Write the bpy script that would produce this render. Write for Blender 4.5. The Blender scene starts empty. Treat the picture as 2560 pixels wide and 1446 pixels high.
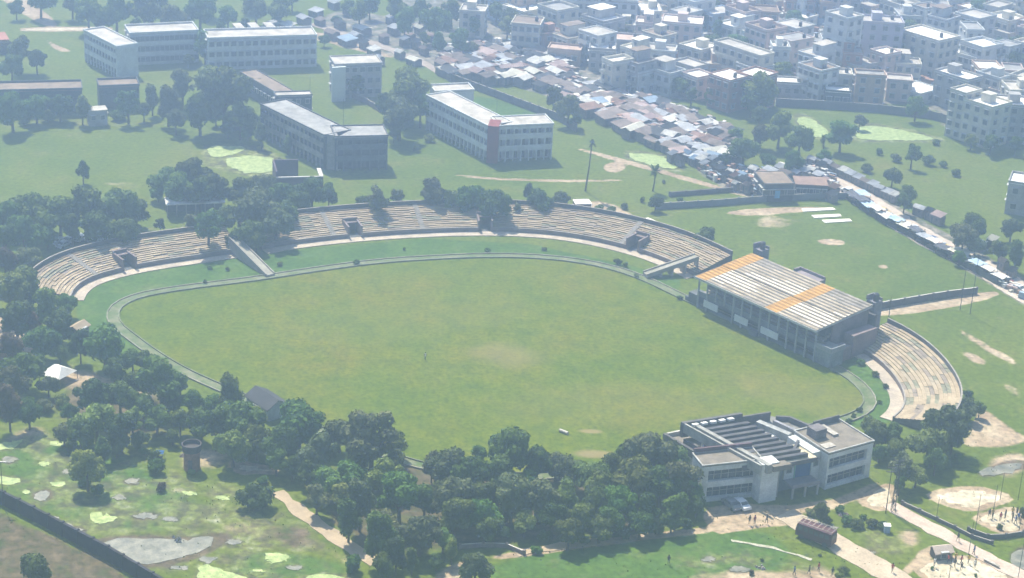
import bpy, math, random
import numpy as np
from mathutils import Vector, Matrix
from mathutils.geometry import tessellate_polygon

scene = bpy.context.scene
COL = scene.collection
RNG = random.Random(7)

# ---------------------------------------------------------------- camera, light, exposure
CAM_H, PITCH, ROLL, FPX = 165.0, math.radians(23.0), math.radians(3.0), 4850.0
F_ = Vector((0, math.cos(PITCH), -math.sin(PITCH)))
R0, U0 = Vector((1, 0, 0)), Vector((0, math.sin(PITCH), math.cos(PITCH)))
RT = math.cos(ROLL) * R0 + math.sin(ROLL) * U0
UP = math.cos(ROLL) * U0 - math.sin(ROLL) * R0
cam_d = bpy.data.cameras.new('camera'); cam = bpy.data.objects.new('camera', cam_d); COL.objects.link(cam)
cam_d.sensor_width = 36.0; cam_d.lens = 36.0 * FPX / 2560.0
cam_d.clip_start = 1.0; cam_d.clip_end = 8000.0
m = Matrix((RT, UP, -F_)).transposed().to_4x4(); m.translation = Vector((0, 0, CAM_H))
cam.matrix_world = m
scene.camera = cam

SUN_TRAVEL = Vector((0.30, -0.62, -1.0)).normalized()      # the way the sunlight travels
sun_d = bpy.data.lights.new('sun', 'SUN'); sun = bpy.data.objects.new('sun', sun_d); COL.objects.link(sun)
sun_d.energy = 5.0; sun_d.angle = math.radians(0.5); sun_d.color = (1.0, 0.93, 0.77)
sun.rotation_euler = SUN_TRAVEL.to_track_quat('-Z', 'Y').to_euler()
world = bpy.data.worlds.new('World'); scene.world = world; world.use_nodes = True
wn = world.node_tree; bg = wn.nodes['Background']
sky = wn.nodes.new('ShaderNodeTexSky'); sky.sky_type = 'NISHITA'; sky.sun_disc = False
sky.sun_elevation = math.asin(-SUN_TRAVEL.z)
sky.sun_rotation = math.atan2(-SUN_TRAVEL.x, -SUN_TRAVEL.y)
sky.air_density = 1.2; sky.dust_density = 1.0; sky.altitude = 200
wn.links.new(sky.outputs[0], bg.inputs[0]); bg.inputs[1].default_value = 0.08
scene.view_settings.view_transform = 'Standard'; scene.view_settings.look = 'None'
scene.view_settings.gamma = 1.0; scene.view_settings.exposure = 1.32
scene.view_settings.use_curve_mapping = False
scene.cycles.max_bounces = 5; scene.cycles.volume_bounces = 1; scene.cycles.diffuse_bounces = 2
scene.cycles.use_denoising = True

def at(x, y, z=0.0):
    """ground point (height z) read off the photograph at pixel x, y of 2560 x 1446"""
    d = F_ * FPX + RT * (x - 1280.0) + UP * (723.0 - y)
    t = (z - CAM_H) / d.z
    return Vector((d.x * t, d.y * t, z))
def pxm(x, y):
    """photo pixels per metre at that ground point"""
    p = at(x, y) - Vector((0, 0, CAM_H)); return FPX / p.dot(F_)

# ---------------------------------------------------------------- materials
MATS = {}
def mat(name, col, rough=0.85, var=0.25, scale=0.35, col2=None, spec=0.25, fine=None, stretch=None, metal=0.0):
    """diffuse surface whose colour wanders between two tones in soft blotches plus a finer grain"""
    if name in MATS: return MATS[name]
    M = bpy.data.materials.new(name); M.use_nodes = True; nt = M.node_tree; N = nt.nodes; L = nt.links
    b = N['Principled BSDF']; b.inputs['Roughness'].default_value = rough
    b.inputs['Specular IOR Level'].default_value = spec; b.inputs['Metallic'].default_value = metal
    g = N.new('ShaderNodeNewGeometry'); src = g.outputs['Position']
    if stretch:
        mp = N.new('ShaderNodeMapping'); mp.inputs['Scale'].default_value = stretch
        L.new(src, mp.inputs['Vector']); src = mp.outputs[0]
    n1 = N.new('ShaderNodeTexNoise'); n1.inputs['Scale'].default_value = scale; n1.inputs['Detail'].default_value = 6
    n1.inputs['Roughness'].default_value = 0.65; L.new(src, n1.inputs['Vector'])
    cr = N.new('ShaderNodeValToRGB'); e = cr.color_ramp.elements
    e[0].position = 0.36; e[1].position = 0.66
    c2 = col2 or [min(1, c * (1 + var)) for c in col]; c1 = [c * (1 - var) for c in col] if not col2 else col
    e[0].color = (*c1, 1); e[1].color = (*c2, 1)
    L.new(n1.outputs['Fac'], cr.inputs[0])
    n2 = N.new('ShaderNodeTexNoise'); n2.inputs['Scale'].default_value = fine or scale * 9; n2.inputs['Detail'].default_value = 3
    L.new(src, n2.inputs['Vector'])
    mr = N.new('ShaderNodeMapRange'); mr.inputs[1].default_value = .3; mr.inputs[2].default_value = .7
    mr.inputs[3].default_value = 1 - var * .7; mr.inputs[4].default_value = 1 + var * .7
    L.new(n2.outputs['Fac'], mr.inputs[0])
    mx = N.new('ShaderNodeMix'); mx.data_type = 'RGBA'; mx.blend_type = 'MULTIPLY'; mx.inputs[0].default_value = 1
    L.new(cr.outputs[0], mx.inputs[6]); L.new(mr.outputs[0], mx.inputs[7])
    L.new(mx.outputs[2], b.inputs['Base Color'])
    MATS[name] = M; return M
def leaf_mat(name, col, col2):
    M = bpy.data.materials.new(name); M.use_nodes = True; nt = M.node_tree; N = nt.nodes; L = nt.links
    b = N['Principled BSDF']; b.inputs['Roughness'].default_value = 0.7; b.inputs['Specular IOR Level'].default_value = 0.2
    g = N.new('ShaderNodeNewGeometry')
    n1 = N.new('ShaderNodeTexNoise'); n1.inputs['Scale'].default_value = 0.45; n1.inputs['Detail'].default_value = 5
    L.new(g.outputs['Position'], n1.inputs['Vector'])
    cr = N.new('ShaderNodeValToRGB'); e = cr.color_ramp.elements; e[0].position = .38; e[1].position = .64
    e[0].color = (*col, 1); e[1].color = (*col2, 1); L.new(n1.outputs['Fac'], cr.inputs[0])
    oi = N.new('ShaderNodeObjectInfo'); hs = N.new('ShaderNodeHueSaturation')
    mr = N.new('ShaderNodeMapRange'); mr.inputs[3].default_value = .68; mr.inputs[4].default_value = 1.4
    L.new(oi.outputs['Random'], mr.inputs[0]); L.new(mr.outputs[0], hs.inputs['Value']); L.new(cr.outputs[0], hs.inputs['Color'])
    mh = N.new('ShaderNodeMath'); mh.operation = 'MULTIPLY'; mh.inputs[1].default_value = 7.31; L.new(oi.outputs['Random'], mh.inputs[0]); fr_ = N.new('ShaderNodeMath'); fr_.operation = 'FRACT'; L.new(mh.outputs[0], fr_.inputs[0])
    m2 = N.new('ShaderNodeMapRange'); m2.inputs[3].default_value = .455; m2.inputs[4].default_value = .52; L.new(fr_.outputs[0], m2.inputs[0]); L.new(m2.outputs[0], hs.inputs['Hue'])
    L.new(hs.outputs[0], b.inputs['Base Color'])
    tr = N.new('ShaderNodeBsdfTranslucent'); L.new(hs.outputs[0], tr.inputs[0])
    ms = N.new('ShaderNodeMixShader'); ms.inputs[0].default_value = 0.28
    L.new(b.outputs[0], ms.inputs[1]); L.new(tr.outputs[0], ms.inputs[2]); L.new(ms.outputs[0], N['Material Output'].inputs[0])
    MATS[name] = M; return M

W_WHITE = mat('aged_whitewash', (.56, .57, .54), var=.16, scale=.5)
W_CREAM = mat('cream_plaster', (.58, .54, .43), var=.16, scale=.5)
W_PINK = mat('pink_plaster', (.56, .44, .38), var=.16, scale=.5)
W_GREY = mat('grey_cement', (.36, .35, .33), var=.22, scale=.5)
W_DARK = mat('blackened_cement', (.085, .09, .10), var=.3, scale=.6)
W_BRICK = mat('bare_brick', (.34, .19, .13), var=.2, scale=.7)
W_TAN = mat('tan_brick', (.46, .33, .23), var=.18, scale=.7)
W_BLUE = mat('pale_blue_wash', (.30, .40, .52), var=.15, scale=.5)
R_PALE = mat('pale_roof', (.44, .40, .34), var=.28, scale=.35)
R_WHITE = mat('white_roof', (.80, .77, .70), var=.12, scale=.4)
R_GREY = mat('weathered_roof', (.30, .29, .27), var=.3, scale=.4)
R_BROWN = mat('brown_stained_roof', (.23, .17, .12), var=.3, scale=.4)
GLASS = mat('dark_window_opening', (.095, .10, .11), rough=.4, var=.3, scale=1)
FRAME = mat('window_surround', (.42, .42, .40), var=.1, scale=1)
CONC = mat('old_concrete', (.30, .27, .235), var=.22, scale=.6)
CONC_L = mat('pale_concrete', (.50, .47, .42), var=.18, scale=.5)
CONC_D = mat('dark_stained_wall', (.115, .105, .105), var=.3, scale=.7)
MAUVE = mat('mauve_stained_wall', (.20, .155, .15), var=.2, scale=.6)
SAND = mat('sandy_path', (.38, .29, .19), var=.14, scale=.4)
METAL_D = mat('dark_metal', (.06, .06, .07), rough=.5, var=.1)
BARK = mat('bark', (.10, .075, .055), var=.3, scale=2)
RED = mat('red_oxide_paint', (.22, .055, .05), var=.2, scale=.6)
ORANGE = mat('orange_roof_sheet', (.46, .26, .07), var=.3, scale=.6)
SHEET = mat('fibre_cement_sheet', (.30, .245, .17), var=.3, scale=.3, col2=(.50, .42, .31))
SHEET_N = mat('newer_pale_sheet', (.62, .54, .42), var=.18, scale=.5)
BLUEP = mat('blue_cladding', (.02, .10, .26), var=.15, scale=.6)
LEAFS = {
    'dark green': leaf_mat('leaf_dark', (.027, .060, .006), (.088, .155, .022)),
    'mid green': leaf_mat('leaf_mid', (.048, .105, .010), (.125, .205, .028)),
    'yellow green': leaf_mat('leaf_bright', (.080, .135, .018), (.175, .25, .045)),
    'grey green': leaf_mat('leaf_grey', (.065, .092, .030), (.14, .17, .06)),
    'reddish brown': leaf_mat('leaf_brown', (.06, .045, .028), (.13, .09, .05)),
}

# ---------------------------------------------------------------- mesh helpers
class MB:
    def __init__(s): s.v = []; s.f = []; s.m = []
    def poly(s, pts, mi=0):
        i = len(s.v); s.v += [tuple(p) for p in pts]; s.f.append(tuple(range(i, i + len(pts)))); s.m.append(mi)
    def box(s, fr, x0, x1, y0, y1, z0, z1, mi=0):
        c = [fr.p(x, y, z) for z in (z0, z1) for x, y in ((x0, y0), (x1, y0), (x1, y1), (x0, y1))]
        i = len(s.v); s.v += c
        for q in ((0, 3, 2, 1), (4, 5, 6, 7), (0, 1, 5, 4), (1, 2, 6, 5), (2, 3, 7, 6), (3, 0, 4, 7)):
            s.f.append(tuple(i + k for k in q)); s.m.append(mi)
    def prism(s, pts, z0, z1, mi=0, mi_top=None):
        """pts: ring of xy points (any winding)"""
        a = sum(pts[k][0] * pts[(k + 1) % len(pts)][1] - pts[(k + 1) % len(pts)][0] * pts[k][1] for k in range(len(pts)))
        if a < 0: pts = pts[::-1]
        n = len(pts); i = len(s.v)
        s.v += [(p[0], p[1], z0) for p in pts] + [(p[0], p[1], z1) for p in pts]
        for k in range(n):
            j = (k + 1) % n; s.f.append((i + k, i + j, i + n + j, i + n + k)); s.m.append(mi)
        tri = tessellate_polygon([[Vector((p[0], p[1], 0)) for p in pts]])
        for t in tri:
            q = [pts[k] for k in t]
            ar = (q[1][0]-q[0][0])*(q[2][1]-q[0][1])-(q[2][0]-q[0][0])*(q[1][1]-q[0][1])
            if ar < 0: t = t[::-1]
            s.f.append(tuple(i + n + k for k in t)); s.m.append(mi if mi_top is None else mi_top)
            s.f.append(tuple(i + k for k in t[::-1])); s.m.append(mi)
    def tube(s, a, b, r0, r1, n=7, mi=0, cap=True):
        a = Vector(a); b = Vector(b); d = (b - a).normalized()
        u = d.orthogonal().normalized(); w = d.cross(u); i = len(s.v)
        for c, r in ((a, r0), (b, r1)):
            for k in range(n):
                t = 2 * math.pi * k / n; s.v.append(tuple(c + (u * math.cos(t) + w * math.sin(t)) * r))
        for k in range(n):
            j = (k + 1) % n; s.f.append((i + k, i + j, i + n + j, i + n + k)); s.m.append(mi)
        if cap:
            s.f.append(tuple(i + n + k for k in range(n))); s.m.append(mi)
            s.f.append(tuple(i + k for k in range(n))[::-1]); s.m.append(mi)
    def strip(s, ring_a, ring_b, mi=0):
        for k in range(len(ring_a) - 1):
            s.poly((ring_a[k], ring_a[k + 1], ring_b[k + 1], ring_b[k]), mi)
    def mesh(s, name, mats, off=(0, 0, 0)):
        me = bpy.data.meshes.new(name)
        o = Vector(off)
        me.from_pydata([(v[0] - o.x, v[1] - o.y, v[2] - o.z) for v in s.v], [], s.f)
        for mm in (mats if isinstance(mats, (list, tuple)) else [mats]): me.materials.append(mm)
        if any(s.m): me.polygons.foreach_set('material_index', s.m)
        me.update(); return me
class Frame:
    """local axes on the ground: x along a front, y into the depth, z up"""
    def __init__(s, o=(0, 0, 0), ang=0.0):
        s.o = Vector(o); s.a = ang; s.c = math.cos(ang); s.s = math.sin(ang)
    def p(s, x, y, z): return (s.o.x + x * s.c - y * s.s, s.o.y + x * s.s + y * s.c, s.o.z + z)
WORLD = Frame()

def tag(o, label=None, cat=None, group=None, kind=None):
    if label: o['label'] = label
    if cat: o['category'] = cat
    if group: o['group'] = group
    if kind: o['kind'] = kind
    return o
def root(name, label, cat, loc=(0, 0, 0), rz=0.0, group=None):
    o = bpy.data.objects.new(name, None); COL.objects.link(o); o.empty_display_size = 0.5
    o.location = loc; o.rotation_euler = (0, 0, rz); return tag(o, label, cat, group)
def part(name, mb, mats, parent, label=None, local=False):
    """mb in world coordinates unless local"""
    g = parent; off = Vector((0, 0, 0))
    while g is not None and not local: off = off + g.location; g = g.parent
    o = bpy.data.objects.new(name, mb.mesh(name, mats, off)); COL.objects.link(o); o.parent = parent
    if label: o['label'] = label
    return o
def single(name, mb, mats, label, cat, group=None):
    v = np.array(mb.v); c = Vector((v[:, 0].mean(), v[:, 1].mean(), v[:, 2].min()))
    o = bpy.data.objects.new(name, mb.mesh(name, mats, c)); COL.objects.link(o); o.location = c
    return tag(o, label, cat, group)
def structure(name, mb, mats, kind='structure'):
    o = bpy.data.objects.new(name, mb.mesh(name, mats)); COL.objects.link(o); o['kind'] = kind; return o
KIDS = {}
def copy_tree(o, parent=None, first=True):
    c = o.copy(); COL.objects.link(c); c.parent = parent
    for ch in o.children: copy_tree(ch, c)
    return c
def nth(n):
    return f"{n}{'th' if 10 <= n % 100 <= 20 else {1: 'st', 2: 'nd', 3: 'rd'}.get(n % 10, 'th')}"

# ---------------------------------------------------------------- ground outlines
def densify(pts, step, jit=0.0, rng=None, closed=True):
    out = []; n = len(pts)
    for k in range(n if closed else n - 1):
        a = Vector(pts[k][:2]); b = Vector(pts[(k + 1) % n][:2]); L = (b - a).length; m_ = max(1, int(L / step))
        for q in range(m_):
            p = a.lerp(b, q / m_)
            if jit: p = p + Vector((rng.gauss(0, jit), rng.gauss(0, jit)))
            out.append((p.x, p.y))
    if not closed: out.append((pts[-1][0], pts[-1][1]))
    return out
def smooth(pts, closed=True, it=2):
    for _ in range(it):
        n = len(pts); o = []
        if not closed: o.append(pts[0])
        for k in range(n if closed else n - 1):
            a, b = pts[k], pts[(k + 1) % n]
            o.append((a[0] * .75 + b[0] * .25, a[1] * .75 + b[1] * .25)); o.append((a[0] * .25 + b[0] * .75, a[1] * .25 + b[1] * .75))
        if not closed: o.append(pts[-1])
        pts = o
    return pts
def gp(pxs, z=0.0): return [(at(x, y, z).x, at(x, y, z).y) for x, y in pxs]
def sheet(name, ring, z, material, kind='structure', thick=0.25):
    """a ground sheet with a skirt that goes into the ground"""
    mb = MB(); mb.prism(ring, z - thick, z); return structure(name, mb, material, kind)
def blob(name, pxs, z, material, jit=.25, step=1.6, it=2):
    rng = random.Random(len(pxs) * 31 + int(pxs[0][0])); r = smooth(gp(pxs), it=it)
    return sheet(name, densify(r, step, jit, rng), z, material)
def offset(pts, d, closed=True):
    """shift an xy polyline sideways by d (to its right)"""
    n = len(pts); out = []
    for k in range(n):
        if closed: a, b = pts[k - 1], pts[(k + 1) % n]
        else: a, b = pts[max(0, k - 1)], pts[min(n - 1, k + 1)]
        t = Vector((b[0] - a[0], b[1] - a[1])).normalized()
        out.append((pts[k][0] + t.y * d, pts[k][1] - t.x * d))
    return out
def resample(pts, step, closed=False):
    p = [Vector(q) for q in pts] + ([Vector(pts[0])] if closed else [])
    L = [0]
    for k in range(1, len(p)): L.append(L[-1] + (p[k] - p[k - 1]).length)
    n = max(2, int(L[-1] / step)); out = []; k = 1
    for q in range(n + (0 if closed else 1)):
        s = L[-1] * q / n
        while k < len(p) - 1 and L[k] < s: k += 1
        t = (s - L[k - 1]) / max(1e-6, L[k] - L[k - 1]); c = p[k - 1].lerp(p[k], t); out.append((c.x, c.y))
    return out
# ---------------------------------------------------------------- ground with bare, damp and built-over patches
def sdist(P, ring):
    """signed distance of points P (n,2) to ring, negative inside"""
    R = np.array(ring); n = len(R); d = np.full(len(P), 1e9); inside = np.zeros(len(P), bool)
    for k in range(n):
        a = R[k]; b = R[(k + 1) % n]; e = b - a; w = P - a
        t = np.clip((w @ e) / max(1e-9, e @ e), 0, 1); q = w - t[:, None] * e
        d = np.minimum(d, np.hypot(q[:, 0], q[:, 1]))
        c1 = (a[1] <= P[:, 1]) != (b[1] <= P[:, 1])
        with np.errstate(divide='ignore', invalid='ignore'):
            xi = a[0] + (P[:, 1] - a[1]) * (b[0] - a[0]) / (b[1] - a[1])
        inside ^= c1 & (P[:, 0] < xi)
    return np.where(inside, -d, d)

MUD = [([(-60,1262),(60,1310),(180,1370),(330,1455),(340,1560),(-80,1560)], 1.0, 2), ([(620,1290),(780,1300),(880,1390),(780,1400),(660,1360)], .62, 5), ([(300,1290),(380,1270),(420,1330),(300,1330)], .5, 4), ([(60,985),(240,930),(470,1000),(520,1100),(200,1120)], .6, 6), ([(780,1130),(1750,1130),(1760,1320),(1200,1400),(900,1420),(760,1260)], .6, 5)]
MARSH = [([(-20,1080),(200,1090),(330,1150),(640,1180),(900,1400),(900,1460),(300,1460),(120,1330),(-20,1240)], .55, 8), ([(580,1300),(760,1290),(860,1390),(700,1400)], .62, 4), ([(60,1215),(200,1215),(210,1250),(80,1255)], .75, 2), ([(230,1330),(560,1320),(620,1370),(430,1420),(250,1410)], .8, 3), ([(110,1290),(260,1300),(260,1345),(120,1330)], .75, 2), ([(-20,1095),(150,1085),(200,1115),(-20,1135)], .8, 2), ([(1820,1340),(2060,1400),(2200,1450),(1600,1450),(1650,1380)], .5, 6), ([(500,355),(700,365),(700,440),(500,430)], .7, 2), ([(2100,1300),(2300,1330),(2280,1420),(2120,1370)], .55, 4)]
BARE = [  # (photo outline, strength, softness in metres)
    ([(2400,1112),(2432,1085),(2445,1010),(2500,1050),(2540,1080),(2562,1090),(2562,1108),(2500,1122)], 1.0, 2),
    ([(2310,1232),(2440,1212),(2540,1245),(2500,1262),(2430,1282),(2340,1256)], 1.25, 1),
    ([(2418,1290),(2560,1262),(2570,1335),(2505,1337),(2470,1320)], 1.3, .8),
    ([(2283,1412),(2402,1386),(2500,1418),(2540,1450),(2500,1480),(2320,1460)], 1.5, .6),
    ([(2300,1375),(2350,1362),(2365,1375),(2330,1395),(2290,1420),(2270,1440),(2250,1432),(2290,1395)], 1.0, 1.2),
    ([(2240,1325),(2300,1320),(2310,1360),(2270,1375),(2240,1350)], .7, 2),
    ([(2440,1150),(2570,1120),(2570,1190),(2500,1205)], .75, 3),
    ([(2380,810),(2450,850),(2545,905),(2530,912),(2440,865),(2390,825)], .8, 1.5),
    ([(2395,878),(2440,885),(2475,912),(2440,912)], .9, 1.5), ([(2500,950),(2560,985),(2570,1005),(2520,985)], .7, 2),
    ([(1765,1280),(1800,1270),(1960,1272),(2005,1285),(2000,1310),(1900,1318),(1830,1330),(1790,1335),(1760,1300)], 1.2, 1),
    ([(2135,1252),(2215,1205),(2240,1215),(2238,1272),(2190,1278)], 1.3, .8),
    ([(1750,1262),(2050,1262),(2180,1210),(2200,1205),(2130,1262),(1990,1288),(1790,1292)], .95, 1.5),
    ([(2010,1420),(2040,1400),(2090,1425),(2150,1450),(2060,1470),(1900,1460),(1700,1452),(1760,1430)], .8, 3),
    ([(1220,1392),(1290,1380),(1400,1362),(1530,1345),(1640,1332),(1790,1318),(1790,1330),(1540,1358),(1300,1394),(1230,1400)], 1.1, .9),
    ([(1130,1410),(1180,1395),(1215,1402),(1150,1446),(1080,1450)], 1.0, 2),
    ([(740,1290),(860,1370),(900,1420),(860,1430),(760,1360),(690,1340)], .55, 4),
    ([(570,1150),(640,1160),(700,1172),(695,1188),(640,1182),(600,1190)], 1.3, .8),
    
    ([(440,1110),(560,1100),(620,1150),(560,1190),(430,1185)], .5, 3),
    ([(420,1190),(560,1210),(620,1290),(500,1300),(380,1240)], .4, 4),
    ([(500,1300),(640,1290),(720,1330),(700,1370),(560,1350)], .5, 3),
    ([(130,900),(300,930),(420,1000),(340,1010),(220,990),(120,980)], .6, 4),
    ([(-40,760),(70,800),(140,890),(60,900),(-40,860)], .7, 4),
    ([(0,1085),(110,1050),(150,1080),(60,1125),(-20,1125)], .6, 3),
    ([(0,-60),(60,-10),(150,62),(120,72),(20,10),(-20,-20)], 1.1, 1.5), ([(50,69),(280,67),(280,77),(55,80)], 1.3, .8),
    ([(110,95),(150,118),(185,130),(140,128)], 1.1, 1), ([(700,68),(840,88),(960,120),(1000,150),(900,130),(760,92)], .9, 1.5),
    ([(1405,362),(1500,382),(1700,436),(1880,490),(1870,496),(1690,446),(1500,392)], .85, .8),
    ([(1090,430),(1200,442),(1400,450),(1560,448),(1560,454),(1400,457),(1190,450)], .75, .8),
    ([(1512,410),(1550,404),(1568,418),(1540,434),(1510,426)], 1.1, 1.2),
    ([(1800,532),(1890,522),(2000,518),(2110,520),(2000,530),(1870,540)], 1.2, 1),
    ([(1850,545),(1980,535),(2040,560),(1990,580),(1880,575)], .5, 4), ([(2035,600),(2100,598),(2118,612),(2060,614)], 1.0, 1.2),
    ([(1880,600),(1940,590),(1960,605),(1900,612)], .4, 2), ([(2190,664),(2215,662),(2225,672),(2200,672)], 1, 1),
    ([(2190,775),(2330,755),(2490,725),(2500,740),(2350,775),(2195,792)], 1.2, .8),
    ([(1430,505),(1520,500),(1620,560),(1720,600),(1700,615),(1600,580),(1500,555)], .8, 2),
    ([(230,455),(330,450),(350,462),(250,468)], .5, 2), ([(60,432),(150,430),(140,440),(70,440)], .5, 2),
    ([(1090,395),(1200,420),(1240,440),(1120,410)], .35, 2),
    ([(560,160),(650,165),(700,200),(770,215),(680,212),(600,175)], .5, 2),
    ([(1260,1110),(1420,1060),(1500,1080),(1510,1140),(1300,1180)], .5, 5),
]
TOWN = [
    ([(1060,-80),(3000,-80),(3000,330),(2560,345),(2360,330),(2340,262),(2000,258),(1900,262),(1800,262),(1560,228),(1420,200),(1330,215),(1090,185),(1040,120),(950,60)], 1.0, 3),
    ([(1120,185),(1420,205),(1560,235),(1700,268),(1830,320),(1835,400),(1780,420),(1700,395),(1560,335),(1490,300),(1330,222)], 1.0, 2),
    ([(770,55),(860,20),(1060,60),(1090,170),(1000,150),(900,110)], .9, 3),
    ([(1700,385),(1790,420),(1900,440),(2030,395),(2110,470),(2110,490),(1880,495),(1780,460)], 1.0, 1.5),
    ([(2030,395),(2560,690),(2700,780),(2700,850),(2560,765),(2110,500)], .8, 1.5),
]
LUSH = [
    ([(190,745),(300,690),(650,632),(1200,585),(1700,690),(1700,735),(1550,665),(1200,630),(650,690),(330,730),(275,800),(370,900),(290,900),(200,830)], 1.0, 1),
    ([(2080,870),(2220,905),(2290,1000),(2240,1060),(2030,1075),(2040,1055),(2170,1010),(2150,950)], 1.2, 1),
    ([(0,1100),(180,1090),(330,1150),(430,1200),(560,1290),(400,1330),(250,1330),(0,1240)], .9, 6),
    ([(1220,1400),(1560,1350),(1900,1310),(2000,1400),(1900,1460),(1200,1460)], .9, 3),
    ([(580,1370),(860,1400),(860,1450),(560,1450)], .9, 3), ([(2000,1350),(2200,1380),(2260,1440),(2060,1350)], .4, 3),
    ([(0,310),(560,300),(700,350),(700,440),(400,440),(180,420),(0,440)], .3, 6),
    ([(1180,230),(1390,290),(1380,310),(1240,310),(1180,270)], .8, 2),
]
PONDS = [
    ('algae_pond', 'A', [(1988,295),(2022,293),(2048,312),(2078,330),(2062,346),(2032,342),(2005,322)]),
    ('algae_pond', 'A', [(2140,322),(2180,314),(2250,324),(2345,348),(2300,352),(2230,352),(2150,350),(2132,336)]),
    ('algae_pond', 'A', [(1620,210),(1668,208),(1662,240),(1622,238)]), ('algae_pond', 'A', [(1755,222),(1798,226),(1808,252),(1785,256),(1752,240)]),
    ('algae_pond', 'A', [(515,364),(560,368),(612,364),(600,385),(560,392),(522,392)]), ('algae_pond', 'A', [(565,395),(640,388),(692,398),(692,428),(620,436),(560,412)]),
    ('algae_pond', 'A', [(1570,382),(1640,386),(1700,408),(1690,426),(1640,416),(1580,400)]),
    ('algae_pond', 'A', [(-30,1188),(30,1192),(56,1205),(30,1213),(-30,1212)]), ('algae_pond', 'A', [(228,1281),(262,1283),(298,1296),(262,1310),(230,1313)]),
    ('algae_pond', 'A', [(56,1226),(74,1226),(76,1236),(60,1237)]), ('algae_pond', 'A', [(120,1207),(160,1204),(166,1214),(138,1220)]),
    ('algae_pond', 'A', [(500,1408),(530,1416),(580,1432),(640,1450),(480,1460),(500,1430)]), ('algae_pond', 'A', [(750,1450),(795,1434),(850,1438),(880,1455),(800,1470)]),
    ('algae_pond', 'A', [(0,1108),(35,1100),(60,1106),(20,1128),(-20,1126)]), ('algae_pond', 'A', [(120,1105),(165,1100),(172,1112),(130,1118)]),
    ('silty_pool', 'P', [(232,1360),(330,1344),(440,1352),(520,1338),(545,1356),(480,1388),(380,1410),(300,1412),(262,1392)]),
    ('silty_pool', 'P', [(78,1238),(120,1222),(124,1250),(96,1256)]), ('silty_pool', 'P', [(135,1308),(170,1310),(222,1328),(190,1332),(140,1322)]),
    ('silty_pool', 'P', [(118,1292),(150,1292),(140,1306),(122,1306)]), ('silty_pool', 'P', [(2446,1176),(2520,1156),(2572,1164),(2500,1190),(2455,1192)]),
    ('silty_pool', 'P', [(2525,1380),(2580,1370),(2580,1430),(2530,1420)])]
_r = random.Random(77)
for _x, _y, _s in [(170,1180,12),(330,1205,16),(300,1245,12),(470,1235,14),(360,1290,18),(520,1400,16),(430,1300,12),(690,1395,20),(580,1355,14),(560,1245,12),(20,1150,14),(250,1235,9),(640,1430,16),(330,1425,12),(110,1160,10),(735,1420,14),(450,1420,15),(1850,1425,16),(1770,1400,12),(2080,1320,10),(2170,1385,14)]:
    PONDS.append(('silty_pool' if _r.random() < .65 else 'algae_pond', 'P' if _r.random() < .65 else 'A', [(_x + _s * 1.7 * math.cos(t) * _r.uniform(.5, 1.2), _y + _s * .6 * math.sin(t) * _r.uniform(.5, 1.2)) for t in [k * .785 for k in range(8)]]))
for _n, _m, _q in PONDS:
    _cx = sum(a for a, b in _q) / len(_q); _cy = sum(b for a, b in _q) / len(_q)
    (MARSH if _m == 'A' else MUD).append(([(_cx + (a - _cx) * 1.3, _cy + (b - _cy) * 1.4) for a, b in _q], .85, 1.6))
xs = np.concatenate([np.linspace(-1600, -250, 28)[:-1], np.arange(-250, 250.1, 1.25), np.linspace(250, 1600, 28)[1:]])
ys = np.concatenate([np.linspace(-500, 255, 16)[:-1], np.arange(255, 780.1, 1.25), np.linspace(780, 2600, 34)[1:]])
X, Y = np.meshgrid(xs, ys); PG = np.stack([X.ravel(), Y.ravel()], 1)
nx, ny = len(xs), len(ys)
gm = bpy.data.meshes.new('ground')
gm.vertices.add(nx * ny); co = np.zeros((nx * ny, 3), np.float32); co[:, :2] = PG
gm.vertices.foreach_set('co', co.ravel())
idx = np.arange(nx * ny).reshape(ny, nx)
q = np.stack([idx[:-1, :-1], idx[:-1, 1:], idx[1:, 1:], idx[1:, :-1]], -1).reshape(-1, 4)
gm.loops.add(q.size); gm.loops.foreach_set('vertex_index', q.ravel().astype(np.int32))
gm.polygons.add(len(q)); gm.polygons.foreach_set('loop_start', np.arange(0, q.size, 4, dtype=np.int32))
gm.update(calc_edges=True)
def mask(lst):
    out = np.zeros(len(PG), np.float32)
    for px, s, soft in lst:
        ring = smooth(gp(px), it=1); R = np.array(ring); lo = R.min(0) - 12; hi = R.max(0) + 12
        sel = np.where((PG[:, 0] > lo[0]) & (PG[:, 0] < hi[0]) & (PG[:, 1] > lo[1]) & (PG[:, 1] < hi[1]))[0]
        if not len(sel): continue
        v = s * np.clip(.5 - sdist(PG[sel], ring) / (2 * soft), 0, 1); out[sel] = np.maximum(out[sel], v)
    return out
for nm, lst in (('bare', BARE), ('town', TOWN), ('lush', LUSH), ('marsh', MARSH), ('mud', MUD)):
    a = gm.attributes.new(nm, 'FLOAT', 'POINT'); a.data.foreach_set('value', mask(lst))
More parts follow.
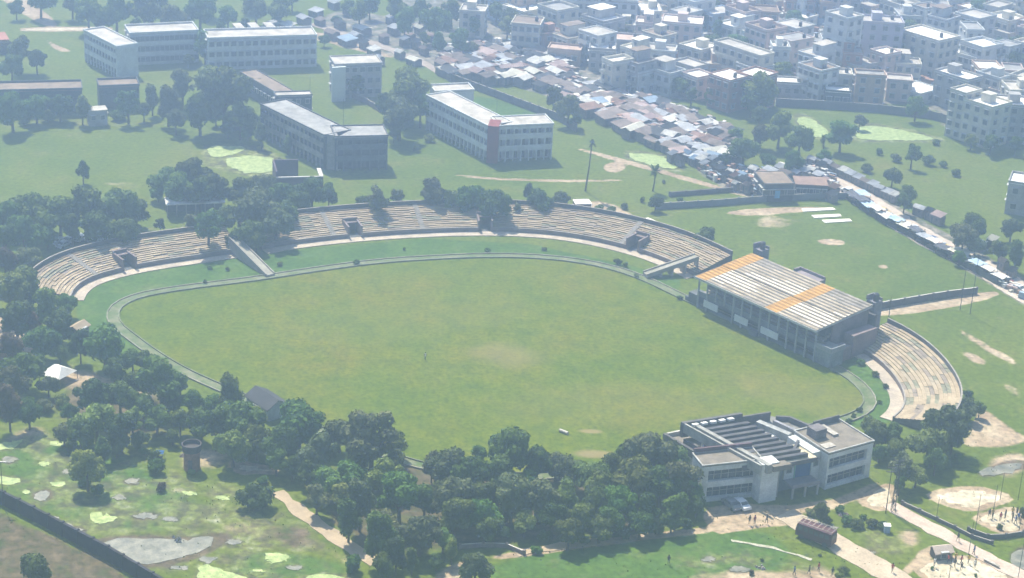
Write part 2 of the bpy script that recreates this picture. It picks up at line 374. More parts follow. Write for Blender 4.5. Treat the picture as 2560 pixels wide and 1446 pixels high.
def ground_mat():
    M = bpy.data.materials.new('ground_cover'); M.use_nodes = True; nt = M.node_tree; N = nt.nodes; L = nt.links
    b = N['Principled BSDF']; b.inputs['Roughness'].default_value = .95; b.inputs['Specular IOR Level'].default_value = .1
    g = N.new('ShaderNodeNewGeometry')
    def noise(s, d=5, st=None):
        n = N.new('ShaderNodeTexNoise'); n.inputs['Scale'].default_value = s; n.inputs['Detail'].default_value = d
        n.inputs['Roughness'].default_value = .65
        if st:
            mp = N.new('ShaderNodeMapping'); mp.inputs['Scale'].default_value = st; L.new(g.outputs['Position'], mp.inputs[0]); L.new(mp.outputs[0], n.inputs['Vector'])
        else: L.new(g.outputs['Position'], n.inputs['Vector'])
        return n.outputs['Fac']
    def ramp(f, stops):
        r = N.new('ShaderNodeValToRGB'); e = r.color_ramp.elements
        while len(e) < len(stops): e.new(.5)
        for k, (p, c) in enumerate(stops): e[k].position = p; e[k].color = (*c, 1)
        L.new(f, r.inputs[0]); return r.outputs[0]
    def mix(f, a, c, mode='MIX'):
        x = N.new('ShaderNodeMix'); x.data_type = 'RGBA'; x.blend_type = mode
        (L.new(f, x.inputs[0]) if not isinstance(f, float) else setattr(x.inputs[0], 'default_value', f))
        L.new(a, x.inputs[6]); L.new(c, x.inputs[7]); return x.outputs[2]
    def math_(op, a, c=None, d=None):
        x = N.new('ShaderNodeMath'); x.operation = op
        for k, v in enumerate((a, c, d)):
            if v is None: continue
            if isinstance(v, (int, float)): x.inputs[k].default_value = v
            else: L.new(v, x.inputs[k])
        return x.outputs[0]
    def edge(att, amp, fac):   # ragged threshold of a soft mask
        a = N.new('ShaderNodeAttribute'); a.attribute_name = att
        v = math_('ADD', a.outputs['Fac'], math_('MULTIPLY', math_('SUBTRACT', fac, .5), amp))
        r = N.new('ShaderNodeMapRange'); r.interpolation_type = 'SMOOTHSTEP'; r.inputs[1].default_value = .34; r.inputs[2].default_value = .62
        L.new(v, r.inputs[0]); a2 = math_('GREATER_THAN', a.outputs['Fac'], .02)
        return math_('MULTIPLY', r.outputs[0], a2), a.outputs['Fac']
    big, mid, fine = noise(.018, 6), noise(.11, 6), noise(.9, 4)
    grass = mix(mid, ramp(big, [(.35, (.076, .110, .008)), (.52, (.112, .136, .011)), (.68, (.152, .144, .026))]),
                ramp(mid, [(.36, (.050, .096, .007)), (.55, (.090, .128, .013)), (.7, (.142, .140, .034))]))
    lm, _ = edge('lush', .7, mid)
    lush = ramp(mid, [(.3, (.038, .088, .012)), (.55, (.066, .122, .018)), (.72, (.105, .138, .034))])
    c = mix(lm, grass, lush)
    spots = ramp(noise(.26, 4), [(.60, (0, 0, 0)), (.74, (1, 1, 1))])
    sx = N.new('ShaderNodeSeparateColor'); L.new(spots, sx.inputs[0])
    c = mix(math_('MULTIPLY', sx.outputs[0], .35), c, ramp(fine, [(.3, (.16, .12, .08)), (.7, (.25, .20, .14))]))
    bm, bv = edge('bare', .8, mid)
    dirt = ramp(mid, [(.3, (.23, .16, .10)), (.52, (.36, .27, .18)), (.72, (.50, .41, .28))])
    hot = ramp(mid, [(.3, (.46, .39, .27)), (.7, (.68, .60, .45))])
    dirt = mix(math_('MULTIPLY', math_('GREATER_THAN', bv, 1.22), .8), dirt, hot)
    c = mix(bm, c, dirt)
    wm_, _ = edge('marsh', 1.3, noise(.16, 6))
    c = mix(math_('MULTIPLY', wm_, .75), c, ramp(noise(.33, 5), [(.30, (.045, .05, .03)), (.45, (.10, .085, .055)), (.55, (.17, .19, .05)), (.68, (.30, .30, .20)), (.78, (.42, .42, .36))]))
    um, _ = edge('mud', 1.0, mid)
    c = mix(math_('MULTIPLY', um, .85), c, ramp(noise(.3, 6), [(.32, (.035, .055, .015)), (.48, (.085, .06, .04)), (.62, (.13, .09, .065)), (.75, (.20, .15, .11))]))
    tm, _ = edge('town', .5, mid)
    c = mix(tm, c, ramp(noise(.3, 5), [(.32, (.05, .085, .03)), (.5, (.16, .145, .115)), (.68, (.32, .28, .22))]))
    gr = ramp(fine, [(.3, (.55, .58, .55)), (.5, (1, 1, 1)), (.72, (1.4, 1.36, 1.3))])
    c = mix(1.0, c, gr, 'MULTIPLY'); L.new(c, b.inputs['Base Color'])
    return M
gm.materials.append(ground_mat())
ground = bpy.data.objects.new('ground', gm); COL.objects.link(ground); ground['kind'] = 'structure'

# ---------------------------------------------------------------- playing field
FIELD_PX = [(296,790),(305,768),(350,746),(450,728),(600,710),(680,699),(800,680),(950,660),(1100,650),(1240,645),(1380,650),(1500,668),
            (1600,700),(1690,745),(1800,795),(1950,862),(2080,925),(2138,965),(2162,1000),(2150,1022),(2110,1042),(2010,1066),(1900,1090),
            (1750,1128),(1600,1160),(1450,1178),(1300,1186),(1180,1180),(1060,1160),(930,1118),(800,1068),(680,1015),(560,965),(470,925),(395,880),(335,835),(305,812)]
FIELD = resample(smooth(gp(FIELD_PX), it=2), 2.5, True)
area = sum(FIELD[k][0] * FIELD[(k+1) % len(FIELD)][1] - FIELD[(k+1) % len(FIELD)][0] * FIELD[k][1] for k in range(len(FIELD)))
if area < 0: FIELD = FIELD[::-1]          # counter-clockwise: to its right is outside
def field_mat():
    M = bpy.data.materials.new('mown_field_grass'); M.use_nodes = True; nt = M.node_tree; N = nt.nodes; L = nt.links
    b = N['Principled BSDF']; b.inputs['Roughness'].default_value = .95; b.inputs['Specular IOR Level'].default_value = .1
    g = N.new('ShaderNodeNewGeometry')
    def noise(s, d=6):
        n = N.new('ShaderNodeTexNoise'); n.inputs['Scale'].default_value = s; n.inputs['Detail'].default_value = d; n.inputs['Roughness'].default_value = .68
        L.new(g.outputs['Position'], n.inputs['Vector']); return n.outputs['Fac']
    def ramp(f, stops):
        r = N.new('ShaderNodeValToRGB'); e = r.color_ramp.elements
        while len(e) < len(stops): e.new(.5)
        for k, (p, c) in enumerate(stops): e[k].position = p; e[k].color = (*c, 1)
        L.new(f, r.inputs[0]); return r.outputs[0]
    c = ramp(noise(.035), [(.30, (.074, .116, .003)), (.47, (.095, .127, .004)), (.6, (.113, .129, .006)), (.74, (.136, .123, .013))])
    c2 = ramp(noise(.22, 5), [(.3, (.70, .80, .66)), (.5, (1, 1, 1)), (.72, (1.30, 1.16, 1.2))])
    c3 = ramp(noise(1.1, 5), [(.32, (.50, .58, .50)), (.5, (1, 1, 1)), (.7, (1.4, 1.32, 1.3))])
    for k in (c2, c3):
        x = N.new('ShaderNodeMix'); x.data_type = 'RGBA'; x.blend_type = 'MULTIPLY'; x.inputs[0].default_value = 1
        L.new(c, x.inputs[6]); L.new(k, x.inputs[7]); c = x.outputs[2]
    # worn places: (photo centre, half sizes in metres, turn, amount)
    nz = noise(.12, 5)
    for (px, py), (ra, rb), an, amt in [((1265, 890), (7.5, 5.5), 0, .30), ((1475, 1080), (2.2, .8), 0, .7), ((1500, 1138), (5, 1.6), 0, .7), ((1000, 800), (30, 10), .4, .07), ((1560, 1010), (26, 10), .2, .1), ((2000, 990), (20, 8), -.4, .16)]:
        p = at(px, py)
        mp = N.new('ShaderNodeMapping'); mp.vector_type = 'TEXTURE'; mp.inputs['Location'].default_value = p
        mp.inputs['Rotation'].default_value = (0, 0, an); mp.inputs['Scale'].default_value = (ra, rb, 1)
        L.new(g.outputs['Position'], mp.inputs[0])
        vl = N.new('ShaderNodeVectorMath'); vl.operation = 'LENGTH'; L.new(mp.outputs[0], vl.inputs[0])
        ad = N.new('ShaderNodeMath'); ad.operation = 'MULTIPLY_ADD'; L.new(nz, ad.inputs[0]); ad.inputs[1].default_value = 1.5; L.new(vl.outputs['Value'], ad.inputs[2])
        mr = N.new('ShaderNodeMapRange'); mr.inputs[1].default_value = 2.0; mr.inputs[2].default_value = 1.35; mr.inputs[3].default_value = 0; mr.inputs[4].default_value = amt
        L.new(ad.outputs[0], mr.inputs[0])
        x = N.new('ShaderNodeMix'); x.data_type = 'RGBA'; L.new(mr.outputs[0], x.inputs[0]); L.new(c, x.inputs[6])
        x.inputs[7].default_value = (.27, .20, .10, 1); c = x.outputs[2]
    L.new(c, b.inputs['Base Color']); return M
sheet('playing_field', FIELD, .08, field_mat())
RING_OUT = offset(FIELD, 2.4)
PATHG = mat('overgrown_concrete_track', (.070, .115, .025), col2=(.19, .185, .11), scale=.35, var=.3)
def band(name, A, B, z, material, kind='structure', i0=0, i1=None):
    mb = MB(); n = len(A)
    for k in range(n):
        j = (k + 1) % n
        mb.poly([(*A[k], z), (*B[k], z), (*B[j], z), (*A[j], z)])
        mb.poly([(*B[k], z), (*B[k], z - .3), (*B[j], z - .3), (*B[j], z)])
    return structure(name, mb, material, kind)
band('perimeter_track', FIELD, RING_OUT, .12, PATHG)

def closed_wall(name, ring, d0, d1, z0, z1, mats, label, cat):
    A = offset(ring, d0); B = offset(ring, d1); mb = MB(); n = len(A)
    for k in range(n):
        j = (k + 1) % n
        mb.poly([(*A[k], z1), (*B[k], z1), (*B[j], z1), (*A[j], z1)], 1)
        mb.poly([(*A[j], z0), (*A[k], z0), (*A[k], z1), (*A[j], z1)]); mb.poly([(*B[k], z0), (*B[j], z0), (*B[j], z1), (*B[k], z1)])
    return single(name, mb, mats, label, cat)
def visible_bits(ring, keep): return [p for p in ring if keep(p)]
# low boundary wall with posts and a top rail round the field
bw = root('boundary_kerb', 'low dark kerb wall running all the way round the playing field', 'wall', (0, 400, 0))
A = offset(FIELD, .0); mb = MB(); n = len(A); Bb = offset(FIELD, .22)
for k in range(n):
    j = (k + 1) % n
    mb.poly([(*A[j], 0), (*A[k], 0), (*A[k], .36), (*A[j], .36)]); mb.poly([(*Bb[k], 0), (*Bb[j], 0), (*Bb[j], .36), (*Bb[k], .36)])
    mb.poly([(*A[k], .36), (*Bb[k], .36), (*Bb[j], .36), (*A[j], .36)])
part('kerb_wall', mb, mat('mossy_kerb', (.16, .17, .11), var=.3, scale=.5), bw)
# outer drain kerb of the track
closed_wall('drain_kerb', RING_OUT, 0, .22, 0, .32, [CONC, mat('mossy_coping', (.14, .14, .09), col2=(.36, .33, .25), scale=.5)], 'concrete kerb along the outer edge of the track round the field', 'kerb')

# ---------------------------------------------------------------- roads, paths, pools
def ribbon(name, pxs, w, z, material, kind='structure', jit=.2):
    rng = random.Random(int(w * 10) + len(pxs)); c = resample(smooth(gp(pxs), closed=False), 2.0)
    l = offset(c, -w / 2, False); r = offset(c, w / 2, False)
    l = [(x + rng.gauss(0, jit), y + rng.gauss(0, jit)) for x, y in l]; r = [(x + rng.gauss(0, jit), y + rng.gauss(0, jit)) for x, y in r]
    mb = MB()
    for k in range(len(c) - 1): mb.poly([(*l[k], z), (*r[k], z), (*r[k + 1], z), (*l[k + 1], z)])
    for s in (l, r):
        for k in range(len(c) - 1): mb.poly([(*s[k], z), (*s[k], z - .3), (*s[k + 1], z - .3), (*s[k + 1], z)])
    return structure(name, mb, material, kind)
ribbon('market_road', [(2030,412),(2075,452),(2120,478),(2200,525),(2300,590),(2400,640),(2490,688),(2580,745),(2680,810)], 8.4, .10, mat('dusty_road', (.40, .32, .25), col2=(.58, .48, .38), scale=.3))
ribbon('lane_road', [(1960,1285),(2010,1310),(2075,1350),(2160,1400),(2260,1458),(2330,1500)], 5.2, .10, mat('bleached_road', (.38, .30, .21), col2=(.48, .39, .28), scale=.3))
ribbon('footpath', [(2225,1262),(2250,1282),(2330,1322),(2420,1372),(2500,1412),(2590,1460)], 3.4, .10, mat('pinkish_footpath', (.42, .32, .25), col2=(.54, .43, .34), scale=.3))
ribbon('footpath', [(690,1232),(740,1270),(800,1316),(850,1352),(910,1392),(940,1410)], 2.6, .10, SAND, jit=.3)
ribbon('footpath', [(780,60),(860,85),(960,118),(1060,160),(1100,180)], 3.5, .10, mat('dusty_lane', (.33, .27, .22), var=.2))
ribbon('white_track', [(1830,1353),(1890,1362),(1950,1375),(2010,1395),(2025,1402)], .6, .10, mat('chalky_track', (.30, .29, .20), col2=(.46, .43, .34), scale=.5), jit=.2)
ribbon('footpath', [(1290,1384),(1400,1366),(1530,1350)], 2.2, .10, SAND, jit=.3)
ribbon('back_street', [(1500,302),(1650,300),(1780,330),(1850,380)], 3, .10, mat('dusty_lane', (.33, .27, .22)))

ALGAE = mat('algae_water', (.16, .23, .05), rough=.55, col2=(.40, .46, .17), scale=.8, spec=.3, var=.25)
POOL = mat('silty_water', (.10, .10, .07), rough=.35, col2=(.26, .24, .18), scale=.5, spec=.35, var=.2)
for nm, mm, px in [(n_, {'A': ALGAE, 'P': POOL}[m_], q_) for n_, m_, q_ in PONDS]:
    blob(nm, px, .06, mm, jit=.3 if max(a for a, b in px) - min(a for a, b in px) > 60 else .16, step=.9)
STRIP = mat('white_washed_strip', (.80, .76, .64), var=.06)
n_ = 0
for px, lb in [([(2003,524),(2082,521),(2090,526),(2008,531)], 'farthest of the three white strips beside the market road'),
           ([(2028,540),(2100,537),(2104,543),(2036,547)], 'middle of the three white strips beside the market road'),
           ([(2054,552),(2124,549),(2130,555),(2062,559)], 'nearest of the three white strips beside the market road'),
           ([(1575,553),(1582,550),(1640,572),(1632,578)], 'left white strip on the ground behind the terraces'),
           ([(1608,549),(1620,546),(1676,571),(1666,576)], 'right white strip on the ground behind the terraces')]:
    mb = MB(); mb.prism(gp(px), -.1, .22); single('practice_strip', mb, STRIP, lb, 'strip', 'white practice strips')
for px in [[(1542,553),(1580,556),(1570,566),(1545,566)], [(1650,584),(1690,580),(1722,600),(1715,612),(1660,598)]]:
    blob('sand_patch', px, .10, mat('pale_sand_yellow', (.60, .56, .36), var=.15), jit=.3)
# ---------------------------------------------------------------- terraces round the field
def terrace(label, line_px, W=8.6, H=3.3, rows=10, broken=.5, gates=(), seed=1, parapet=.9, stairs=(), worn=mat('worn_brown_step', (.26, .19, .12), var=.25, scale=.6, col2=(.36, .28, .18))):
    rng = random.Random(seed)
    base = resample(smooth(gp(line_px), closed=False), 1.6)
    # make outward = to the right of travel
    c = FIELD[0:1]; cx = sum(p[0] for p in FIELD) / len(FIELD); cy = sum(p[1] for p in FIELD) / len(FIELD)
    k = len(base) // 2; t = Vector((base[k + 1][0] - base[k][0], base[k + 1][1] - base[k][1]))
    if (t.y * (base[k][0] - cx) - t.x * (base[k][1] - cy)) < 0: base = base[::-1]
    rt = root('terrace_stand', label, 'terrace', (*base[k], 0)); n = len(base)
    f0 = 1.15
    def ln(d): return offset(base, d, False)
    g = [min(range(n), key=lambda i: (Vector(base[i]) - Vector(gp([q])[0])).length) for q in gates]
    def gated(i): return any(abs(i - j) < 1 or i == j - 1 for j in g)
    # concourse
    mb = MB(); a, b = ln(-2.6), ln(0)
    for i in range(n - 1): mb.poly([(*a[i], .16), (*b[i], .16), (*b[i + 1], .16), (*a[i + 1], .16)]); mb.poly([(*a[i], .16), (*a[i + 1], .16), (*a[i + 1], -.2), (*a[i], -.2)])
    part('concourse', mb, mat('concourse_paving', (.34, .28, .22), col2=(.52, .43, .32), scale=.3), rt)
    # front wall
    a, b = ln(0), ln(.3); mb = MB()
    for i in range(n):
        if i == n - 1 or gated(i):
            if mb.v: part('front_wall', mb, [MAUVE, CONC], rt); mb = MB()
            continue
        mb.poly([(*a[i], 0), (*a[i + 1], 0), (*a[i + 1], f0), (*a[i], f0)], 0); mb.poly([(*a[i], f0), (*a[i + 1], f0), (*b[i + 1], f0), (*b[i], f0)], 1)
        mb.poly([(*b[i + 1], 0), (*b[i], 0), (*b[i], f0), (*b[i + 1], f0)], 0)
    # rows of steps, each board length worn, sunk or grown over by itself
    mb = MB(); z = f0 - .35; dz = (H - z) / rows; dw = (W - .3) / rows
    gp_rows = int(rows * .45); L = [ln(.3 + dw * r) for r in range(rows + 1)]
    patch = [[rng.random() for _ in range(n // 2 + 2)] for _ in range(rows)]
    blotch = [[math.sin(i * .07 + seed) * math.sin(r * .5 + i * .031 + seed * 2) for i in range(n)] for r in range(rows)]
    for r in range(rows):
        zz = z + dz * r
        for i in range(n - 1):
            if r < gp_rows and gated(i): continue
            q = patch[r][i // 2]; bl = blotch[r][i]
            mi = 0 if q > broken + bl * .25 else (1 if q > .22 + bl * .2 else 2 if q > .1 else 3)
            lo, hi = L[r], L[r + 1]; zt = zz + dz - (rng.random() * .16 if mi else rng.random() * .03)
            mb.poly([(*lo[i], zz - .12), (*lo[i + 1], zz - .12), (*lo[i + 1], zt), (*lo[i], zt)], 1 if mi < 2 else 3)
            mb.poly([(*lo[i], zt), (*lo[i + 1], zt), (*hi[i + 1], zt), (*hi[i], zt)], mi)
    part('steps', mb, [mat('pale_step_concrete', (.30, .225, .14), col2=(.46, .365, .24), scale=.5, fine=3), worn, mat('weedy_step', (.22, .21, .14), var=.3, scale=1), mat('stained_step', (.25, .20, .155), var=.3, scale=1)], rt)  # pale, worn, weedy and stained tones picked at random along the rows
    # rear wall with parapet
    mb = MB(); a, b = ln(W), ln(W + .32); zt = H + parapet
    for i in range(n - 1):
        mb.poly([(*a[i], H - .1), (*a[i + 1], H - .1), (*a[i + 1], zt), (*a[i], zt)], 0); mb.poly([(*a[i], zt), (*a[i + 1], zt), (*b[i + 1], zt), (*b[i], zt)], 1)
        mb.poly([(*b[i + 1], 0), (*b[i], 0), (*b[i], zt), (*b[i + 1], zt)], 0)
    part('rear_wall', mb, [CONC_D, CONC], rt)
    # closing walls at both ends
    for e in (0, n - 1):
        mb = MB(); pts = [(*base[e], 0)] + [(*L[r][e], z + dz * min(r, rows)) for r in range(rows + 1)] + [(*a[e], H), (*a[e], 0)]
        mb.poly(pts if e else pts[::-1]); part('end_wall', mb, CONC_D, rt)
    for j in g:   # gangway openings
        p0 = base[j]; t = Vector((base[min(n - 1, j + 1)][0] - base[j - 1][0], base[min(n - 1, j + 1)][1] - base[j - 1][1])); ang = math.atan2(t.y, t.x)
        fr = Frame((*p0, 0), ang); mb = MB()   # -y is outward (right of travel)
        mb.box(fr, -1.75, -1.35, -4.4, .1, 0, 2.9, 0); mb.box(fr, 1.35, 1.75, -4.4, .1, 0, 2.9, 0)
        mb.box(fr, -1.75, 1.75, -4.8, -4.4, 0, 3.3, 0); mb.box(fr, -1.35, 1.35, -4.4, -3.2, 2.3, 2.6, 0)
        mb.box(fr, -1.35, 1.35, -4.38, 0.0, .02, .14, 1)
        part('gangway', mb, [MAUVE, GLASS], rt)
    for sx_ in stairs:
        j = min(range(n), key=lambda i: (Vector(base[i]) - Vector(gp([sx_])[0])).length); mb = MB()
        t = Vector((base[min(n - 1, j + 1)][0] - base[j - 1][0], base[min(n - 1, j + 1)][1] - base[j - 1][1])); fr = Frame((*base[j], 0), math.atan2(t.y, t.x))
        for r in range(rows * 2): mb.box(fr, -.6, .6, -.3 - dw * (r + 1) / 2, -.3 - dw * r / 2, z + dz * r / 2 - .3, z + dz * (r + 1) / 2 + .09)
        part('stair', mb, CONC, rt)
    return rt
terrace('crumbling terrace of pale steps curving round the left end of the field', [(178,752),(190,727),(228,702),(310,679),(400,662),(500,648),(600,633)],
        W=9.5, H=3.1, rows=13, gates=[(318, 677)], seed=3, broken=.6, stairs=[(250, 695)])
terrace('long weathered terrace along the far side with two dark gangways', [(655,627),(700,617),(800,604),(900,594),(1000,587),(1100,582),(1200,580),(1300,582),(1400,590),(1500,607),(1600,633),(1660,655),(1705,676),(1738,693)],
        W=10.5, H=3.3, rows=14, gates=[(885, 596), (1215, 580), (1583, 629)], seed=5, broken=.8, stairs=[(830, 601), (1052, 585), (1545, 620)])
terrace('best-preserved terrace of bright rows curving beyond the right end of the grandstand', [(2125,868),(2165,888),(2210,922),(2245,965),(2262,1005),(2252,1036),(2230,1054)],
        W=10.5, H=3.3, rows=13, gates=[], seed=9, broken=.34, worn=mat('bright_step', (.31, .25, .17), var=.3, col2=(.43, .35, .24), scale=.6))

def beam_way(label, a, b, w, za, zb, solid=True):
    """sloping or level walkway on a wall from a to b (world xy)"""
    A, B = Vector(a), Vector(b); d = (B - A).normalized(); nn = Vector((-d.y, d.x)) * w / 2; mb = MB()
    A1, A2, B1, B2 = A + nn, A - nn, B + nn, B - nn
    mb.poly([(*A2, za), (*B2, zb), (*B1, zb), (*A1, za)], 0)
    for p, q_ in ((A1, B1), (B2, A2)):
        z1, z2 = (za, zb) if p is A1 else (zb, za)
        mb.poly([(*q_, z2), (*q_, -.1 if solid else z2 - .7), (*p, -.1 if solid else z1 - .7), (*p, z1)], 1)
    if not solid:
        mb.poly([(*A2, za - .7), (*A1, za - .7), (*B1, zb - .7), (*B2, zb - .7)], 1)
        for t in (.25, .5, .72):
            c_ = A.lerp(B, t); mb.box(Frame((c_.x, c_.y, 0), math.atan2(d.y, d.x)), -.25, .25, -w / 2 + .05, w / 2 - .05, 0, za + (zb - za) * t - .68, 1)
    mb.poly([(*A2, za), (*A1, za), (*A1, -.1), (*A2, -.1)], 1); mb.poly([(*B1, zb), (*B2, zb), (*B2, -.1), (*B1, -.1)], 1)
    rt = root('walkway', label, 'walkway', (*((A + B) / 2), 0)); part('deck', mb, [mat('worn_deck', (.30, .28, .22), var=.2), CONC], rt)
    mb = MB()
    for s in (1, -1):
        o = Vector((-d.y, d.x)) * (w / 2 - .12) * s; fr = Frame((A.x + o.x, A.y + o.y, 0), math.atan2(d.y, d.x)); L = (B - A).length
        for k in range(8):
            x0, x1 = L * k / 8, L * (k + 1) / 8; z0 = za + (zb - za) * k / 8; z1 = za + (zb - za) * (k + 1) / 8
            mb.poly([fr.p(x0, .12, z0), fr.p(x0, .12, z0 + .3), fr.p(x1, .12, z1 + .3), fr.p(x1, .12, z1)]); mb.poly([fr.p(x0, -.12, z0), fr.p(x1, -.12, z1), fr.p(x1, -.12, z1 + .3), fr.p(x0, -.12, z0 + .3)])
            mb.poly([fr.p(x0, -.12, z0 + .3), fr.p(x1, -.12, z1 + .3), fr.p(x1, .12, z1 + .3), fr.p(x0, .12, z0 + .3)])
    part('side_wall', mb, CONC, rt)
beam_way('straight concrete walkway cutting down through the far left terrace to the track', at(582, 596, 3.2)[:2], at(676, 692)[:2], 2.2, 3.5, .5)
beam_way('concrete walkway sloping across the terrace left of the grandstand', at(1742, 640, 3.8)[:2], at(1612, 694)[:2], 2.2, 3.8, .9, False)

# ---------------------------------------------------------------- grandstand with the corrugated roof
def grandstand():
    H0 = 7.4
    fl, fr_ = at(1742, 690, H0), at(2044, 826, H0); u = (fr_ - fl); L = Vector((u.x, u.y)).length; ang = math.atan2(u.y, u.x)
    fr = Frame((fl.x, fl.y, 0), ang); D = 15.5
    # depth from the photographed rear corner
    H1 = 8.6; bl = at(1868, 631, H1); D = -(bl.x - fl.x) * math.sin(ang) + (bl.y - fl.y) * math.cos(ang)
    rt = root('grandstand', 'two storey grandstand under a corrugated grey roof with two orange strips', 'grandstand', fl * 1.0 if False else (fl.x, fl.y, 0))
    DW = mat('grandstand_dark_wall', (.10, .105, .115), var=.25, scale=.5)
    # seating tiers and floors
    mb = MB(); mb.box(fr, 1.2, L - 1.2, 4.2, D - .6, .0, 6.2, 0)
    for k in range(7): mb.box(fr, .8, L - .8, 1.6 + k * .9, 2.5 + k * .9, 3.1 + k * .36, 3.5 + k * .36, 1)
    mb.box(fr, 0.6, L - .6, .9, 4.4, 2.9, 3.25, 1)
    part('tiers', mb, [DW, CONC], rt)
    mb = MB(); mb.box(fr, .5, L - .5, D - .8, D - .3, 0, 7.9, 0); mb.box(fr, .5, .9, 3.2, D - .8, 0, 7.6, 0); mb.box(fr, L - .9, L - .5, 5.4, D - .8, 0, 7.6, 0)
    part('rear_and_end_walls', mb, [mat('stand_wall', (.22, .18, .17), var=.2)], rt)
    # front beams and parapet
    mb = MB(); mb.box(fr, .3, L - .3, .55, .8, 2.75, 3.95, 0); mb.box(fr, .3, L - .3, .8, 1.0, 0, 1.0, 0); mb.box(fr, .3, L - .3, .55, .95, 6.5, 6.9, 0)
    part('front_parapet', mb, mat('slate_blue_parapet', (.14, .155, .175), var=.2), rt)
    pale = mat('pale_column', (.27, .28, .28), var=.2)
    nc = 14
    for k in range(nc):
        x = .5 + (L - 1.0) * k / (nc - 1); mb = MB(); mb.box(fr, x - .17, x + .17, .35, .6, 3.2, H0 - .25)
        if k not in (2, 3, 6, 9): mb.box(fr, x - .2, x + .2, .35, .62, 0, 3.2)
        part('column', mb, pale, rt)
    for x0, x1 in ((.075, .195), (.34, .45), (.56, .70)):
        mb = MB(); mb.box(fr, L * x0, L * x1, .1, .33, 1.2, 2.7); part('sign_board', mb, mat('white_sign_board', (.60, .62, .62), var=.1), rt)
    for k in (4, 7, 9):
        x = .5 + (L - 1) * k / (nc - 1); w = (L - 1) / (nc - 1); mb = MB()
        mb.box(fr, x + .2, x + .32, .42, .56, 4.0, 6.5); mb.box(fr, x + w - .32, x + w - .2, .42, .56, 4.0, 6.5); mb.box(fr, x + .2, x + w - .2, .42, .56, 3.97, 4.1)
        part('window_frame', mb, pale, rt)
    # centre stair down to the field
    mb = MB(); mb.box(fr, L * .485, L * .54, -.6, .5, 0, 1.1); part('player_steps', mb, DW, rt)
    # roof: corrugated strips running front to back
    def sl(y): return H0 + (H1 - H0) * y / D
    mb = MB(); rngr = random.Random(4); ov = .5; ymid = D * .47
    for (y0, y1, up) in ((-ov, ymid, 0.0), (ymid - .3, D + .2, .16)):
        nr = max(5, round((y1 - y0) / 1.15)); dy = (y1 - y0) / nr
        for j in range(nr):
            ya = y0 + dy * j; yr = ya + dy * .34; yb = ya + dy; x = 0.0; ser = rngr.uniform(-.6, .6); zj = up + rngr.uniform(-.015, .015)
            while x < L - .01:
                x1 = min(L, x + rngr.uniform(2.5, 7.5)); f_ = (x + x1) / 2 / L; h = math.sin(f_ * 9 + up * 22) + math.sin(j * .45 + up * 9) + ser
                bands = ((0, .088), (.585, .685)) if up == 0 else ((0, .105), (.60, .70))
                for (f0, f1) in bands:
                    if x < f0 * L - .01 < x1: x1 = f0 * L
                    if x < f1 * L - .01 < x1: x1 = f1 * L
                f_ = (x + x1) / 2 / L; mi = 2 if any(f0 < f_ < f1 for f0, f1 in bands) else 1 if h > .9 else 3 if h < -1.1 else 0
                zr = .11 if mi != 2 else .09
                mb.poly([fr.p(x, ya, sl(ya) + zj), fr.p(x1, ya, sl(ya) + zj), fr.p(x1, yr, sl(yr) + zj + zr), fr.p(x, yr, sl(yr) + zj + zr)], 4 if mi == 2 else 5)  # front-facing rib risers get darker sheet colours in place of shade
                mb.poly([fr.p(x, yr, sl(yr) + zj + zr), fr.p(x1, yr, sl(yr) + zj + zr), fr.p(x1, yb, sl(yb) + zj), fr.p(x, yb, sl(yb) + zj)], mi)
                x = x1
    roof = part('roof', mb, [SHEET, SHEET_N, ORANGE, mat('lichen_sheet', (.26, .23, .19), var=.3), mat('shaded_riser_orange', (.34, .17, .04), var=.2), mat('shaded_riser_sheet', (.15, .125, .10), var=.3)], rt)
    mb = MB(); mb.poly([fr.p(-.1, -ov, sl(-ov) - .25), fr.p(-.1, D, H1 - .25), fr.p(L + .1, D, H1 - .25), fr.p(L + .1, -ov, sl(-ov) - .25)])
    mb.box(fr, -.2, L + .2, -ov - .12, -ov, sl(-ov) - .4, sl(-ov) + .1); mb.box(fr, -.2, 0, -ov, D, H0 - .45, H0 - .02)
    for s in (0, 1):
        x = -.15 if s == 0 else L + .02
        mb.poly([fr.p(x, -ov, sl(-ov) - .4), fr.p(x, -ov, sl(-ov) + .12), fr.p(x, D, H1 + .12), fr.p(x, D, H1 - .4)])
    part('gutter', mb, mat('pale_gutter', (.48, .47, .42), var=.15), roof)
    mb = MB()
    for k in range(9):
        x = L * (k + .5) / 9; mb.tube(fr.p(x, .2, H0 - .45), fr.p(x, D - .4, H1 - .4), .1, .1, 5)
    part('truss', mb, METAL_D, roof)
    # side stairs and pale end block at the right
    mb = MB(); mb.box(fr, L - .5, L + 3.6, .6, 4.6, 0, 3.4, 0); mb.box(fr, L - .5, L + 3.8, .4, 4.8, 3.4, 3.6, 1); mb.box(fr, L + 3.6, L + 3.8, .5, 4.8, 3.6, 4.5, 1); mb.box(fr, L - .4, L + 3.6, .4, .6, 3.6, 4.5, 1)
    part('end_porch', mb, [mat('porch_wall', (.20, .225, .225), var=.25), pale], rt)
    mb = MB(); mb.box(fr, L + .5, L + 2.9, 8.2, D - 1.2, 0, 5.0, 0); mb.box(fr, L + .5, L + 2.9, 5.2, 8.0, 0, 3.0, 0); part('stair_block', mb, [mat('mauve_block', (.22, .165, .16), var=.2)], rt)
    mb = MB(); mb.box(fr, -2.6, .3, .8, 3.8, 0, 2.6, 0); mb.box(fr, -3.6, -2.6, .9, 2.4, 0, 1.3, 0); part('side_room', mb, DW, rt)
